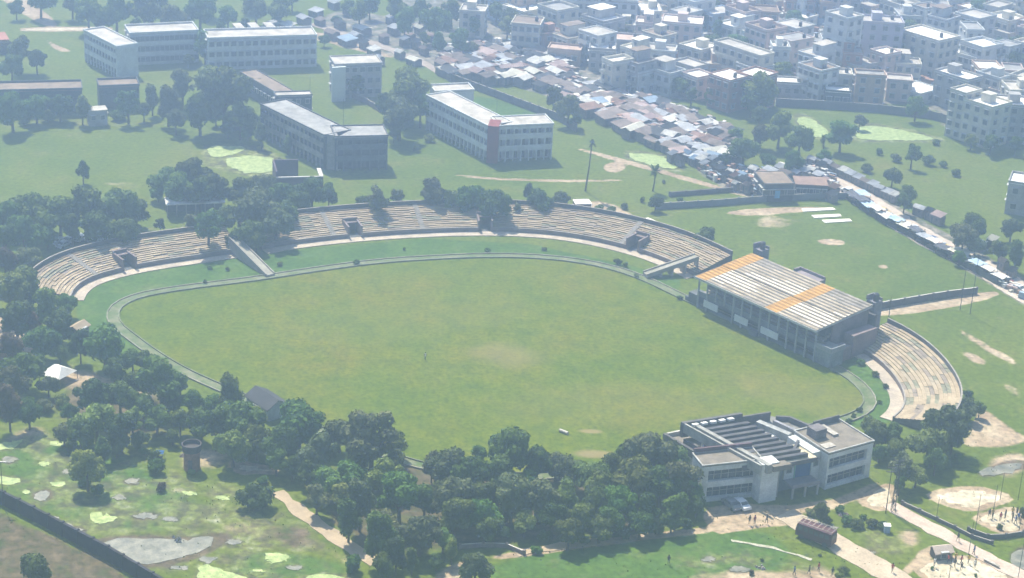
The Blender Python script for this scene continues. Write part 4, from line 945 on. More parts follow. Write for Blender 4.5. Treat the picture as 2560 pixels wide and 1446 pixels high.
# ---------------------------------------------------------------- trees
def crown_mesh(nm, seed, kind):
    rng = random.Random(seed); mb = MB(); lobes = []
    zc, rz, nl, dens, leaf, core = {'round': (1.35, .92, 15, 2900, .085, .80), 'tall': (2.0, 1.55, 20, 2900, .095, .78), 'airy': (1.5, 1.0, 24, 1900, .08, .50),
                                    'cone': (1.7, 1.5, 16, 2000, .09, .8), 'bush': (.62, .6, 12, 1900, .085, .8), 'broad': (1.15, .68, 18, 3100, .08, .78)}[kind]
    for k in range(nl):
        t = rng.random() * 2 * math.pi; h = rng.uniform(-.75, .8); rr = math.sqrt(max(0, 1 - h * h)) * rng.uniform(.25, .72)
        if kind == 'cone': rr *= (1.1 - (h + .75) / 1.55) * 1.1
        r = rng.uniform(.2, .42) * (1.0 if kind != 'airy' else .62)
        if kind == 'cone': r *= .8
        lobes.append((Vector((math.cos(t) * rr, math.sin(t) * rr, zc + h * rz * .72)), r))
    lobes.append((Vector((0, 0, zc)), .5 if kind != 'airy' else .32)); lobes.append((Vector((0, 0, zc + rz * .5)), .4 if kind not in ('cone', 'airy') else .22))
    tot = sum(r * r for _, r in lobes)
    for c, r in lobes:
        n = int(dens * r * r / tot); sq = max(.8, rz / 1.0 * .9)
        for _ in range(n):
            d = Vector((rng.gauss(0, 1), rng.gauss(0, 1), rng.gauss(.25, 1))).normalized()
            p = c + Vector((d.x * r, d.y * r, d.z * r * sq)) * rng.uniform(.82, 1.12)
            if p.z < .12: continue
            nrm = (d + Vector((rng.gauss(0, .55), rng.gauss(0, .55), rng.gauss(.2, .55)))).normalized()
            u = nrm.orthogonal().normalized(); w = nrm.cross(u); a = rng.random() * 6.28; u, w = u * math.cos(a) + w * math.sin(a), w * math.cos(a) - u * math.sin(a)
            s = leaf * rng.uniform(.55, 1.35)
            mb.poly([p + u * s, p + w * s * .7, p - u * s * .9, p - w * s * .7])
        # rough inner mass so that the crown is not see-through
        if core:
            i = len(mb.v); R = r * core; vs = []
            for a in range(5):
                ph = math.pi * (a + .5) / 5
                for b in range(8):
                    th = 2 * math.pi * b / 8; q = R * rng.uniform(.8, 1.1)
                    vs.append((c.x + q * math.sin(ph) * math.cos(th), c.y + q * math.sin(ph) * math.sin(th), max(.05, c.z + q * sq * math.cos(ph))))
            mb.v += vs
            for a in range(4):
                for b in range(8): mb.f.append((i + a * 8 + b, i + (a + 1) * 8 + b, i + (a + 1) * 8 + (b + 1) % 8, i + a * 8 + (b + 1) % 8)); mb.m.append(0)
            mb.f.append(tuple(i + b for b in range(8))); mb.m.append(0); mb.f.append(tuple(i + 32 + b for b in range(8))[::-1]); mb.m.append(0)
    return mb.mesh(nm, [LEAFS['dark green']])
def trunk_mesh(seed, zc, r0):
    rng = random.Random(seed); mb = MB(); z1 = zc * .55
    mb.tube((0, 0, -.1), (.02, .03, z1), r0 * 1.3, r0 * .8, 8)
    for k in range(4):
        a = 1.57 * k + rng.uniform(-.5, .5); mb.tube((.02, .03, z1 - .05), (math.cos(a) * .5, math.sin(a) * .5, zc + rng.uniform(-.1, .3)), r0 * .6, r0 * .18, 6)
    return mb.mesh('trunk', [BARK])
KIND = {k: [crown_mesh('crown', 11 * j + len(k), k) for j in range(n)] for k, n in (('round', 4), ('tall', 2), ('airy', 2), ('cone', 1), ('bush', 3), ('broad', 3))}
ZC = {'round': 1.35, 'tall': 2.0, 'airy': 1.5, 'cone': 1.7, 'bush': .62, 'broad': 1.15}
TRK = {k: trunk_mesh(len(k), ZC[k], .07) for k in ZC}
def size_word(r): return 'small' if r < 2.4 else 'medium' if r < 4.0 else 'large' if r < 5.4 else 'very large'
def plant(cx, cy, rp, kind, tone, label, group, rng):
    s = pxm(cx, cy); r = rp / s; z = ZC[kind] * r
    p = at(cx, cy, z); name = 'shrub' if kind == 'bush' else 'tree'
    o = root(name, label, 'bush' if kind == 'bush' else 'tree', (p.x, p.y, 0), rng.uniform(0, 6.28), group)
    o.scale = (r * rng.uniform(.95, 1.08), r * rng.uniform(.95, 1.08), r * rng.uniform(.93, 1.07))
    c = bpy.data.objects.new('crown', rng.choice(KIND[kind])); COL.objects.link(c); c.parent = o
    c.material_slots[0].link = 'OBJECT'; c.material_slots[0].material = LEAFS[tone]
    t = bpy.data.objects.new('trunk', TRK[kind]); COL.objects.link(t); t.parent = o
    return o
TW = {'d': 'dark green', 'm': 'mid green', 'y': 'yellow green', 'g': 'grey green', 'b': 'reddish brown'}
KW = {'r': 'round', 't': 'tall', 'a': 'airy', 'c': 'cone', 'u': 'bush', 'w': 'broad'}
KN = {'round': 'round-crowned tree', 'tall': 'tall tree', 'airy': 'thin-leaved tree', 'cone': 'pointed tree', 'bush': 'bush', 'broad': 'spreading tree'}
def belt(where, group, text):
    """text: x,y,r,kind+tone entries; labels name size, tone, form and the order along the belt"""
    rng = random.Random(len(text)); L = []
    for e in text.split():
        x, y, r, k = e.split(','); t = TW[k[1]]; q = rng.random(); kk = KW[k[0]]
        if t == 'dark green': t = 'mid green' if q < .36 else 'grey green' if q < .46 else t
        elif t == 'mid green': t = 'yellow green' if q < .25 else 'grey green' if q < .35 else t
        if kk == 'round' and rng.random() < .42: kk = rng.choice(('broad', 'airy', 'tall', 'broad', 'broad'))
        L.append((float(x), float(y), float(r) * rng.uniform(.84, 1.2) * (1.0 if 'bottom' in group or 'middle belt' in group or 'field and the pavilion' in group else .88) * (.66 if kk == 'tall' and KW[k[0]] != 'tall' else 1), kk, t))
    L.sort(key=lambda t: t[0])
    seen = {}
    for x, y, r, k, t in L:
        key = (size_word(r / pxm(x, y)), t, KN[k]); seen.setdefault(key, []).append((x, y, r, k, t))
    for (sw, t, kn), it in seen.items():
        for i, e in enumerate(it):
            o = '' if len(it) == 1 else nth(i + 1) + ' of ' + str(len(it)) + ' from left, '
            lb = f"{sw} {t.replace('reddish brown', 'brownish')} {kn}, {o}{where}"
            plant(*e, lb, group, rng)
belt('wood left of the terrace', 'trees in the far left wood', """
 70,640,46,wg 60,705,52,rm 118,760,58,rd 40,790,60,rd 150,810,42,rd 30,730,50,rm 105,845,50,rd 20,860,45,rb 12,650,45,rb 20,540,60,rd 82,525,62,rm 148,530,62,rd
 215,515,60,rd 290,520,64,rm 340,525,45,rm 240,565,50,rd 305,580,42,wm 180,570,40,rd 60,580,55,rd 118,590,38,rd 10,590,45,rd 165,760,32,rm 75,800,40,rb 60,750,42,rd 330,565,30,ad 400,560,22,aa""".replace('aa', 'am'))
belt('behind the far left terrace', 'trees behind the far left terrace', """
 207,425,27,cd 418,445,46,rd 482,432,60,rd 532,470,42,rd 445,470,44,rd 395,480,30,rd 500,480,40,rd 520,560,52,am 640,515,72,wm 690,555,48,rd 622,580,44,rd 600,475,40,rm 702,480,48,rm 780,478,52,rd
 822,490,28,rd 742,505,38,rd 560,545,40,rd 480,560,32,ag 660,470,42,wg 720,540,34,rd 580,600,24,rd 640,600,30,rd""")
belt('row behind the long far terrace', 'trees behind the long far terrace', """
 940,500,46,ag 992,492,26,ag 905,505,24,um 1082,480,46,rg 1130,500,34,rm 1182,495,50,rm 1240,510,46,rd 1215,530,30,rd 1292,520,26,ag 1350,500,34,rd 1402,500,34,rm 1320,480,16,td 1165,525,26,rd
 1500,520,14,um 1530,525,18,ud 1560,515,14,ug 1640,505,24,rd 1700,500,12,um 1605,500,10,um 1762,592,42,wm 1480,545,12,ud 1100,510,20,um""")
belt('among the school blocks', 'trees among the school blocks', """
 455,210,55,rg 520,195,55,rm 560,235,66,rd 420,255,48,rm 500,275,48,rd 600,290,45,rd 380,245,38,rm 640,210,30,rd 470,150,18,rm 1022,225,62,rm 1000,285,48,rd 1052,265,46,rm 962,262,36,rd 885,205,38,rm 920,190,30,rd
 30,270,46,rd 50,125,48,rd 28,165,38,rd 92,150,30,rd 512,112,26,td 20,120,30,rb 620,330,26,rd 570,320,26,rd 655,335,28,rd 690,320,26,rm 720,360,24,rd 752,330,24,rd 660,300,20,rm 90,265,40,rm 150,262,40,rd
 205,265,36,rd 320,258,36,rd 360,275,30,rd 120,290,26,ud 60,300,24,ud 300,285,24,ud 1040,370,20,ud 1075,345,20,um 985,330,22,rm 700,410,18,rd 690,100,10,um 810,100,18,rm 540,290,30,rm 440,300,30,rd 820,470,18,rd""")
belt('at the top left edge', 'trees along the top left', """
 220,25,48,rm 290,30,45,rm 360,25,50,rg 430,40,45,rm 500,28,48,rm 570,38,42,rm 640,22,40,rg 700,20,38,rm 340,60,20,rm 550,68,20,rm 610,58,22,rm 470,60,24,rm 250,55,22,rm 180,5,40,rg 100,-8,40,rm 400,-10,45,rm
 520,-15,45,rm 620,-12,40,rm 730,-5,30,rg 900,30,32,rm 925,15,30,rm 870,12,24,rm 1012,55,42,rm 1090,55,48,rm 1130,30,38,rd 1150,100,38,rm 1050,20,40,rm 990,20,36,rm 1100,105,30,rd 1190,60,30,rm 40,20,22,rd 1060,95,20,rm 840,50,16,um 1180,120,24,rm""")
belt('near the right-hand meadows', 'trees about the right-hand meadows', """
 1902,215,52,rm 1880,250,38,rd 1950,312,52,rm 1903,335,38,rg 1862,372,42,rm 2000,345,38,rm 2105,330,42,rm 1985,402,34,rd 2292,265,38,rm 2232,440,32,rm 2272,480,28,rd 2262,505,24,rd 2438,565,48,rd 2410,590,38,rd
 2530,570,28,rd 2542,630,40,rd 2500,625,28,rd 2392,432,18,ud 1840,335,22,rm 2058,350,10,td 2282,385,28,am 2240,395,22,um 2322,400,20,ug 2170,420,18,um 1422,268,42,rg 1385,240,30,ag 1440,300,24,rm 1700,215,30,rm
 1730,235,22,am 2440,610,30,rd 1815,395,20,rm 1920,400,24,rm 2150,300,24,rg 1660,455,8,um 2360,410,16,um 2200,380,14,um 2400,640,20,rd 2440,650,16,ud 2060,390,20,rm 1900,285,24,rm 1780,240,20,rd 2340,355,14,um 2480,355,26,rm 2540,360,26,rm 2430,350,20,rm""")
belt('wood at the lower left', 'trees of the lower left wood', """
 262,862,66,wm 200,858,44,rd 332,895,38,wm 402,948,68,rm 342,955,48,rm 232,985,66,rd 240,1050,56,ry 200,1085,52,rd 302,1075,50,rd 392,1045,44,rd 60,920,54,wm 28,958,46,rm 22,1012,56,rb 72,1030,44,rd 110,1015,30,ug
 285,920,44,rd 300,990,46,rd 360,1010,36,rm 290,1110,40,rd 150,1000,26,um 170,1030,30,rd 350,1100,26,rd 440,1010,34,rm 180,1120,30,rd 120,960,34,wm 160,1080,34,rd 260,1120,34,rd 330,1050,36,rm 420,1000,34,rd 450,960,34,rd 480,1050,34,rd 100,870,34,rd 150,880,28,rm 430,1090,30,rd 360,900,30,rm""")
belt('middle belt below the field', 'trees of the middle belt below the field', """
 572,985,40,td 602,1050,56,rm 540,1060,46,rm 482,1005,38,rm 642,1100,48,rd 582,1115,46,rd 500,1055,38,rd 748,1060,68,rd 702,1110,56,rd 690,1148,38,rm 800,1125,56,rg 850,1085,52,rg 930,1085,68,rg 985,1110,44,rd
 962,1180,58,rm 880,1190,56,rd 820,1205,52,rm 780,1185,48,rd 450,1050,32,rd 730,1170,32,rd 530,1010,30,rm 640,1040,30,rm 985,1155,40,ry 900,1145,44,rm""")
belt('belt between field and pavilion', 'trees between the field and the pavilion', """
 1118,1170,52,wg 1080,1160,42,rd 1172,1185,52,rd 1280,1128,64,rm 1342,1155,54,rm 1250,1178,54,rd 1422,1180,48,wm 1480,1190,48,rm 1560,1145,42,rd 1622,1138,64,wg 1682,1150,54,wm 1580,1190,58,wm 1650,1208,68,wm
 1702,1200,54,rm 1725,1225,38,ry 1390,1160,38,wm 1530,1165,40,rm 1200,1130,26,rd 1320,1200,40,rd 1500,1220,44,rd""")
belt('front ranks at the bottom', 'trees in the front ranks at the bottom', """
 1000,1230,58,rm 1062,1248,56,rd 1130,1238,58,rd 1200,1240,48,rd 1280,1238,52,rm 1350,1238,52,rd 1420,1240,52,rm 1490,1250,52,rd 1552,1258,56,rm 1622,1268,58,rd 1690,1268,46,rd 1742,1262,24,rd 900,1258,56,rm 872,1290,34,tm
 960,1300,48,rg 1050,1328,56,wg 1108,1342,38,rm 948,1338,38,tm 1310,1300,44,wy 1222,1320,38,rd 1422,1330,36,rm 1500,1318,36,rd 1600,1308,36,rd 990,1378,36,td 1190,1415,42,rg 880,1412,30,ud 1140,1290,44,rd 1210,1280,44,rd
 1380,1288,44,rd 1450,1295,44,rd 1530,1300,40,rd 1680,1300,30,rd 1260,1330,26,um 1360,1340,24,ud 792,1240,34,rd 1560,1330,24,ud 1640,1322,24,ud 960,1410,34,rd 1030,1400,36,rm 1090,1400,26,rd 1130,1375,30,rm 1340,1375,18,ud 1720,1310,18,ud
 1460,1350,18,ud 856,1238,38,rm 1250,1290,30,rd""")
belt('open ground at the bottom left', 'single bushes of the bottom left ground', """
 218,1165,44,ry 212,1200,26,ud 245,1225,18,ud 634,1238,56,bd 392,1165,24,ud 402,1218,16,ub 90,1418,66,ud 385,1140,20,ud 660,1200,18,ud 360,1130,14,um 478,1180,10,um""".replace('634,1238,56,bd', '634,1238,52,ud'))
belt('around the pavilion forecourt and courts', 'trees round the pavilion forecourt', """
 2372,1060,64,rg 2422,1015,34,rm 2322,1102,56,wm 2382,1098,46,rd 2262,1162,48,ag 2292,1185,44,wm 2190,1080,36,rm 2232,1085,34,rd 2172,1058,26,um 2122,1052,12,ud 2055,1275,32,rd 2102,1272,20,um 2140,1308,22,ud 2180,1308,20,ud
 2110,1424,18,um 2100,1440,14,ud 2340,1150,34,rd 2240,1120,34,rd 2200,1130,34,rd 2395,1150,26,ud 2025,1282,16,ug 2205,1312,16,ud 2115,1300,18,ud 2158,1292,14,um 2420,985,14,ud 2070,1300,20,ud 2450,1022,20,rm 2340,1060,40,rm 2250,1210,26,am
 2365,1160,24,ud 2560,1280,20,ud 2330,1420,9,um 2500,1318,12,ug 2440,1438,8,ud 1880,1432,12,ub 1905,1400,7,ud 2150,1025,10,ud 2135,1040,12,um 2050,1388,7,ud""")
belt('verge between terraces and track', 'tufts of the stadium verge', """
 512,705,10,ud 525,668,9,um 568,672,8,um 1545,655,14,ud 1562,662,10,um 1590,690,9,um 1700,745,9,ud 890,655,10,um 1220,625,9,um 1360,622,8,um 1010,622,8,um 2150,905,12,um 2190,935,12,um 2215,965,9,ud 2090,870,16,um 2070,880,10,ud 2200,1005,8,um 700,660,8,um""")

# palms
def frond_crown(nm, seed, droop=.5, n=26, fan=False):
    rng = random.Random(seed); mb = MB()
    for k in range(n):
        a = 6.28 * k / n * 2.4 + rng.uniform(-.2, .2); el = rng.uniform(-.55, 1.2); L = rng.uniform(.85, 1.1); d = Vector((math.cos(a) * math.cos(el), math.sin(a) * math.cos(el), math.sin(el)))
        side = Vector((-math.sin(a), math.cos(a), 0)); prev = Vector((0, 0, 0))
        for s in range(1, 6):
            t = s / 5; p = d * L * t + Vector((0, 0, -droop * t * t * .5)); w = (.16 + .22 * t if fan else .16) * math.sin(math.pi * min(.98, t * .8 + .15)); w0 = (.12 if s > 1 else .03)
            mb.poly([prev - side * w0, prev + side * w0, p + side * w, p - side * w]); prev = p
    return mb.mesh(nm, [LEAFS['dark green']])
PALM = [frond_crown('crown', 3, .6), frond_crown('crown', 4, .2, 32, True)]
def palm(top, foot, rp, fan, label):
    b = at(*foot); s = pxm(*foot); H = math.hypot(top[0] - foot[0], top[1] - foot[1]) / (s * .92)
    t = at(*top, H); o = root('palm_tree', label, 'palm tree', (b.x, b.y, 0), 0, 'slender palms')
    c = bpy.data.objects.new('crown', PALM[1 if fan else 0]); COL.objects.link(c); c.parent = o; c.location = t - b; r = rp / s; c.scale = (r, r, r)
    mb = MB(); q = t - b; mb.tube((0, 0, -.2), q * .5 + Vector((.15, 0, 0)), .24, .17, 8); mb.tube(q * .5 + Vector((.15, 0, 0)), q, .17, .13, 8)
    tr = bpy.data.objects.new('trunk', mb.mesh('trunk', [BARK])); COL.objects.link(tr); tr.parent = o
palm((1480, 358), (1463, 478), 15, False, 'tallest slender palm with a tiny crown on the grass behind the terrace')
palm((1638, 428), (1632, 478), 21, True, 'fan palm with a drooping crown near the dark hedge-like wall')
palm((2060, 345), (2056, 385), 11, True, 'short palm with a narrow dark crown beside the algae pond')
palm((2420, 1012), (2422, 1030), 16, True, 'squat palm on the edge of the trees behind the right terrace')
# ---------------------------------------------------------------- the town: houses
UANG = GS[0].a
HC = [('whitewashed', W_WHITE), ('cream', W_CREAM), ('pinkish', W_PINK), ('grey cement', W_GREY), ('tan brick', W_TAN), ('bare brick', W_BRICK), ('pale blue', W_BLUE)]
RC = [('white', R_WHITE), ('pale', R_PALE), ('grey', R_GREY), ('brown', R_BROWN)]
def house(cx, cy, wpx, H, D, st, bays, side, w, r, label, ang=None, extras='', name='house', group=None, wk='m', par=.55, cat='house'):
    """cx, cy: photo position of the middle of the front roof edge"""
    s = pxm(cx, cy); L = wpx / s; c = at(cx, cy, H); a = UANG if ang is None else ang
    f = Frame((0, 0, 0), a); o = Vector(f.p(-L / 2, 0, 0)); fr = Frame((c.x + o.x, c.y + o.y, 0), a)
    rt = root(name, label, cat, (fr.o.x, fr.o.y, 0), 0, group)
    rf = wing(rt, fr, 0, L, 0, D, H, st, bays, side, w, r, 'plain', wk, par)
    rng = random.Random(int(cx * 7 + cy * 3))
    if 'c' in extras:
        x = L * rng.uniform(.15, .5); ww = min(3.0, L * .35); y = D * .35; mb = MB(); mb.box(fr, x, x + ww, y, min(D - .3, y + 2.8), H + .18, H + 2.5); mb.box(fr, x - .12, x + ww + .12, y - .12, min(D - .18, y + 2.92), H + 2.5, H + 2.62); part('stair_cabin', mb, w, rf)
    if 't' in extras:
        x, y = L * .8, D * rng.uniform(.3, .7); mb = MB(); q = fr.p(x, y, H + .18); mb.tube(q, (q[0], q[1], q[2] + 1.2), .55, .55, 10); mb.tube((q[0], q[1], q[2] + 1.2), (q[0], q[1], q[2] + 1.45), .55, .2, 10); part('water_tank', mb, METAL_D, rf)
    if 'u' in extras:
        x0, x1 = ((0, L * .55) if rng.random() < .5 else (L * .45, L)); mb = MB(); mb.box(fr, x0 + .02, x1 - .02, D * .3, D - .1, H + .18, H + 3.0); uf = part('upper_floor', mb, w, rt); add_window(uf, fr, (x0 + x1) / 2, D * .3 - .03, H + 1.7, 0, 's')
        mb = MB(); mb.box(fr, x0 - .15, x1 + .15, D * .3 - .5, D + .1, H + 3.0, H + 3.15); part('upper_roof', mb, r, uf)
    if 'b' in extras:
        for k in range(1, st):
            z = H / st * k; mb = MB(); mb.box(fr, L * .1, L * .55, -1.1, -.01, z - .12, z); mb.box(fr, L * .1, L * .55, -1.1, -1.0, z, z + .9); part('balcony', mb, w, rt)
    return rt, fr, L
SPECIAL = [  # cx, cy, wpx, H, D, st, bays, side, wall, roof, label, ang, extras
    (1462, -14, 140, 11, 9, 4, 8, 2, W_WHITE, R_PALE, 'wide white apartment block with rows of balconies at the top edge', .0, 'b'),
    (1705, 62, 95, 8.5, 9, 3, 4, 2, W_PINK, R_WHITE, 'pinkish flat-roofed block with a bright white roof, upper middle of the town', -.12, 'c'),
    (1842, 125, 150, 9.5, 6, 3, 6, 1, W_CREAM, R_PALE, 'long slanting cream apartment row with dark balconies beside the big tree', None, 'bb'),
    (2092, 42, 66, 19, 7, 6, 2, 2, W_WHITE, R_PALE, 'tallest tower-like white apartment block of the town', None, 'c'),
    (2200, 60, 110, 15, 8, 5, 4, 2, mat('lilac_wash', (.42, .40, .46), var=.1), R_PALE, 'broad pale lilac block joined to the tallest tower', -.02, 'ct'),
    (2298, 92, 115, 12, 10, 4, 4, 3, W_CREAM, R_WHITE, 'big cream block with a wide white roof right of the tower', None, 't'),
    (2178, 192, 70, 8.5, 5, 3, 2, 1, W_TAN, R_GREY, 'plain tan brick block with a blank front above the town wall', -.03, ''),
    (1982, 212, 85, 4.2, 6, 1, 4, 1, W_GREY, R_WHITE, 'low grey shed with a bright white roof at the foot of the town', -.02, ''),
    (2378, 192, 95, 9.5, 7, 3, 3, 2, W_GREY, R_WHITE, 'grey block with a bright white roof behind the big apartment group', None, 'c'),
    (2395, 232, 44, 13, 7, 5, 2, 2, mat('lit_cream', (.50, .47, .38), var=.15), R_WHITE, 'narrow left tower of the big apartment group at the right', None, ''),
    (2445, 262, 80, 11.5, 9, 4, 3, 2, W_CREAM, R_WHITE, 'middle block of the big apartment group at the right with a white roof', None, 'c'),
    (2538, 268, 80, 10.5, 9, 4, 3, 2, W_GREY, R_WHITE, 'right block of the big apartment group, cut by the picture edge', -.05, 'c'),
    (2250, 205, 60, 6, 6, 2, 2, 1, W_PINK, R_PALE, 'small pinkish house right of the plain tan brick block', -.1, ''),
    (2095, 232, 60, 4.5, 5, 1, 3, 1, W_DARK, R_WHITE, 'low dark shed with a white roof left of the tan brick block', -.05, ''),
    (1410, 128, 80, 4.5, 6, 1, 3, 1, W_TAN, mat('pinkish_roof', (.50, .36, .28), var=.2), 'house with a broad pinkish tan roof above the shanty quarter', -.15, ''),
    (1180, 32, 60, 8, 8, 3, 2, 2, W_CREAM, R_PALE, 'cream house with a pale roof terrace at the top middle', -.1, 'c'),
    (1560, 105, 80, 6, 8, 2, 3, 2, W_GREY, mat('pinkish_roof', (.50, .36, .28)), 'grey house with a faded pink roof in the upper middle of the town', -.1, 't'),
    (2100, 190, 60, 7, 6, 2, 2, 1, W_CREAM, R_PALE, 'small cream house at the foot of the tallest tower', -.05, 't'),
    (1640, 130, 90, 7, 7, 2, 3, 1, W_WHITE, R_PALE, 'whitewashed house with a stepped roof below the pinkish block', -.15, 'c'),
]
keep = []
for (cx, cy, w, H, D, st, b, sd, wm, rm, lb, an, ex) in SPECIAL:
    house(cx, cy, w, H, D, st, b, sd, wm, rm, lb, None if an is None else an, ex); keep.append((cx, cy + H * 3, w * .5 + 22, H * 4 + 10))
def in_px(px, poly):
    n = len(poly); c = False
    for k in range(n):
        (x0, y0), (x1, y1) = poly[k], poly[(k + 1) % n]
        if (y0 <= px[1]) != (y1 <= px[1]) and px[0] < x0 + (px[1] - y0) * (x1 - x0) / (y1 - y0): c = not c
    return c
TOWN_POLY = [(1130, -70), (2620, -70), (2620, 310), (2360, 240), (2330, 235), (2000, 205), (1800, 196), (1600, 190), (1430, 125), (1250, 62)]
rng = random.Random(21); row = 0; y = -52.0
ORD = ['top', '2nd', '3rd', '4th', '5th', '6th', '7th', '8th', '9th', '10th', '11th']
while y < 300:
    x = 1120 + rng.uniform(0, 40); k = 0
    while x < 2620:
        w = rng.uniform(38, 76); cx, cy = x + w / 2, y + rng.uniform(-8, 8) + (x - 1900) * .02
        ok = in_px((cx, cy), TOWN_POLY) and not any(abs(cx - a) < w * .5 + c * .6 and abs(cy + 22 - b) < d * .66 for a, b, c, d in keep)
        if ok and rng.random() < .93:
            k += 1; st = rng.choice((1, 2, 2, 3, 3)); H = st * 3.0 + rng.uniform(0, .5)
            wn_, wm = rng.choice(HC[:5] + HC[:2] + HC[:2]) if rng.random() > .06 else HC[5]; wn_, wm = (wn_, wm) if rng.random() > .05 else HC[6]
            rn_, rm = rng.choices(RC, (3.6, 4, 3, 2))[0]; ex = ''.join(c for c in 'ctb' if rng.random() < .45); ex = ex.replace('c', 'u') if rng.random() < .5 else ex
            bits = ('with stair cabin ' if 'c' in ex else 'with roof tank ' if 't' in ex else 'with ')
            house(cx, cy, w, H, rng.uniform(6, 10), st, max(1, int(w / 17)), 1 + (st > 1), wm, rm,
                  f"{wn_} {['one','two','three'][st-1]} storey house {bits}{'and ' if bits != 'with ' else ''}{rn_} roof, {nth(k)} in {ORD[row]} town row", UANG + rng.uniform(-.12, .12) if rng.random() < .7 else rng.uniform(-.15, .1), ex, group='houses of the town', wk='s' if w < 52 else 'm', par=rng.choice((.3, .55, .8)))
        x += w + rng.uniform(4, 20)
    y += rng.uniform(27, 33); row += 1
# trees between the houses
rng = random.Random(5); ent = []
for k in range(110):
    x, y_ = rng.uniform(1140, 2560), rng.uniform(-30, 250)
    if in_px((x, y_ - 10), TOWN_POLY) and not any(abs(x - a) < c * .75 and abs(y_ - b) < d * .7 for a, b, c, d in keep): ent.append(f"{x:.0f},{y_:.0f},{rng.uniform(17, 33):.0f},{rng.choice('rrrwa')}{rng.choice('dmmmg')}")
belt('between town houses', 'trees between the houses of the town', ' '.join(ent))

# ---------------------------------------------------------------- shanty quarter
SHC = [('white sheet', mat('white_sheet', (.66, .63, .56), var=.2, scale=.8)), ('silver-grey sheet', mat('silver_sheet', (.46, .46, .46), var=.25)), ('rusty', mat('rust_sheet', (.26, .16, .12), var=.3)),
       ('dull brown', mat('brown_tile', (.24, .19, .16), var=.3)), ('blackened', mat('black_sheet', (.07, .07, .075), var=.3)), ('pale blue tarpaulin', mat('blue_tarp', (.30, .38, .46), var=.2)), ('dusty pink', mat('pink_sheet', (.46, .34, .30), var=.2)), ('cream tarpaulin', mat('cream_tarp', (.66, .62, .50), var=.15))]
def shack_proto(cn, cm, gable):
    r = root('shack', '', 'shack', (0, 0, 0)); f = WORLD
    mb = MB(); mb.box(f, -2.3, 2.3, -1.6, 1.6, 0, 2.1, 0); mb.box(f, -1.9, -1.1, -1.64, -1.6, 0, 1.75, 1); mb.box(f, .2, 1.0, -1.64, -1.6, 1, 1.6, 1)
    part('wall', mb, [mat('shack_wall', (.20, .17, .15), var=.35), GLASS], r)
    mb = MB(); n = 14
    for k in range(n):
        x0 = -2.6 + 5.2 * k / n; x1 = x0 + 5.2 / n; xm = (x0 + x1) / 2
        for (ya, yb, za, zb) in (((-2.0, 0, 2.1, 2.75), (0, 2.0, 2.75, 2.1)) if gable else ((-2.0, 2.0, 2.15, 2.75),)):
            mb.poly([(x0, ya, za), (xm, ya, za + .09), (xm, yb, zb + .09), (x0, yb, zb)]); mb.poly([(xm, ya, za + .09), (x1, ya, za), (x1, yb, zb), (xm, yb, zb + .09)])
    part('roof', mb, cm, r); return r
PROTO = {(cn, g): shack_proto(cn, cm, g) for cn, cm in SHC for g in (0, 1)}
used = set()
def put_shack(cn, g, p, rz, sc, label, group):
    o = PROTO[(cn, g)]
    if (cn, g) in used: o = copy_tree(o)
    used.add((cn, g)); o.location = (p.x, p.y, 0); o.rotation_euler = (0, 0, rz); o.scale = sc; o['label'] = label; o['group'] = group; return o
ZA = [(1090, 128), (1240, 112), (1420, 138), (1440, 200), (1560, 240), (1700, 275), (1840, 335), (1830, 402), (1780, 412), (1700, 388), (1560, 326), (1500, 290), (1440, 260), (1330, 212), (1180, 200), (1100, 180)]
SH_SKIP = [(1422, 268, 34, 26), (1702, 222, 20, 16), (1720, 228, 30, 20)]
rng = random.Random(33); y = 120.0; row = 0
while y < 404:
    x = 1085 + rng.uniform(0, 16); k = 0
    while x < 1850:
        cx, cy = x, y + rng.uniform(-4, 4)
        if in_px((cx, cy), ZA) and rng.random() < .9 and not any(abs(cx - a) < c and abs(cy - b) < d for a, b, c, d in SH_SKIP):
            k += 1; cn = rng.choices([c for c, _ in SHC], (3, 4, 3, 6, 4, .6, 2, 1.6))[0]; g = int(rng.random() < .45); sx, sy = rng.uniform(.6, 1.5), rng.uniform(.7, 1.25)
            put_shack(cn, g, at(cx, cy, 1.5), UANG + rng.choice((0, 0, 1.57)) + rng.uniform(-.25, .25), (sx, sy, rng.uniform(.8, 1.25)),
                      f"{'long ' if sx > 1.15 else 'narrow ' if sx < .85 else ''}{'gabled' if g else 'lean-to'} shack with {cn} roof, {nth(k)} in shanty row {row + 1}", 'shacks of the shanty quarter')
        x += rng.uniform(17, 29)
    y += rng.uniform(11.5, 14); row += 1
def shack_list(where, group, text, ang=None):
    L = sorted([tuple(e.split(',')) for e in text.split()], key=lambda t: float(t[0])); cnt = {}; rg = random.Random(len(text))
    names = {'w': 'white sheet', 's': 'silver-grey sheet', 'r': 'rusty', 'n': 'dull brown', 'k': 'blackened', 'b': 'pale blue tarpaulin', 'p': 'dusty pink', 'c': 'cream tarpaulin'}
    for x, yy, w, c in L:
        cn = names[c[0]]; cnt[cn] = cnt.get(cn, 0) + 1; g = int(rg.random() < .4); s = float(w) / 4.9 / pxm(float(x), float(yy))
        put_shack(cn, g, at(float(x), float(yy), 1.5), (UANG if ang is None else ang) + rg.uniform(-.15, .15), (s, max(.6, min(1.4, s)), rg.uniform(.85, 1.15)), f"{cn}-roofed shack, {nth(cnt[cn])} such from the left {where}", group)
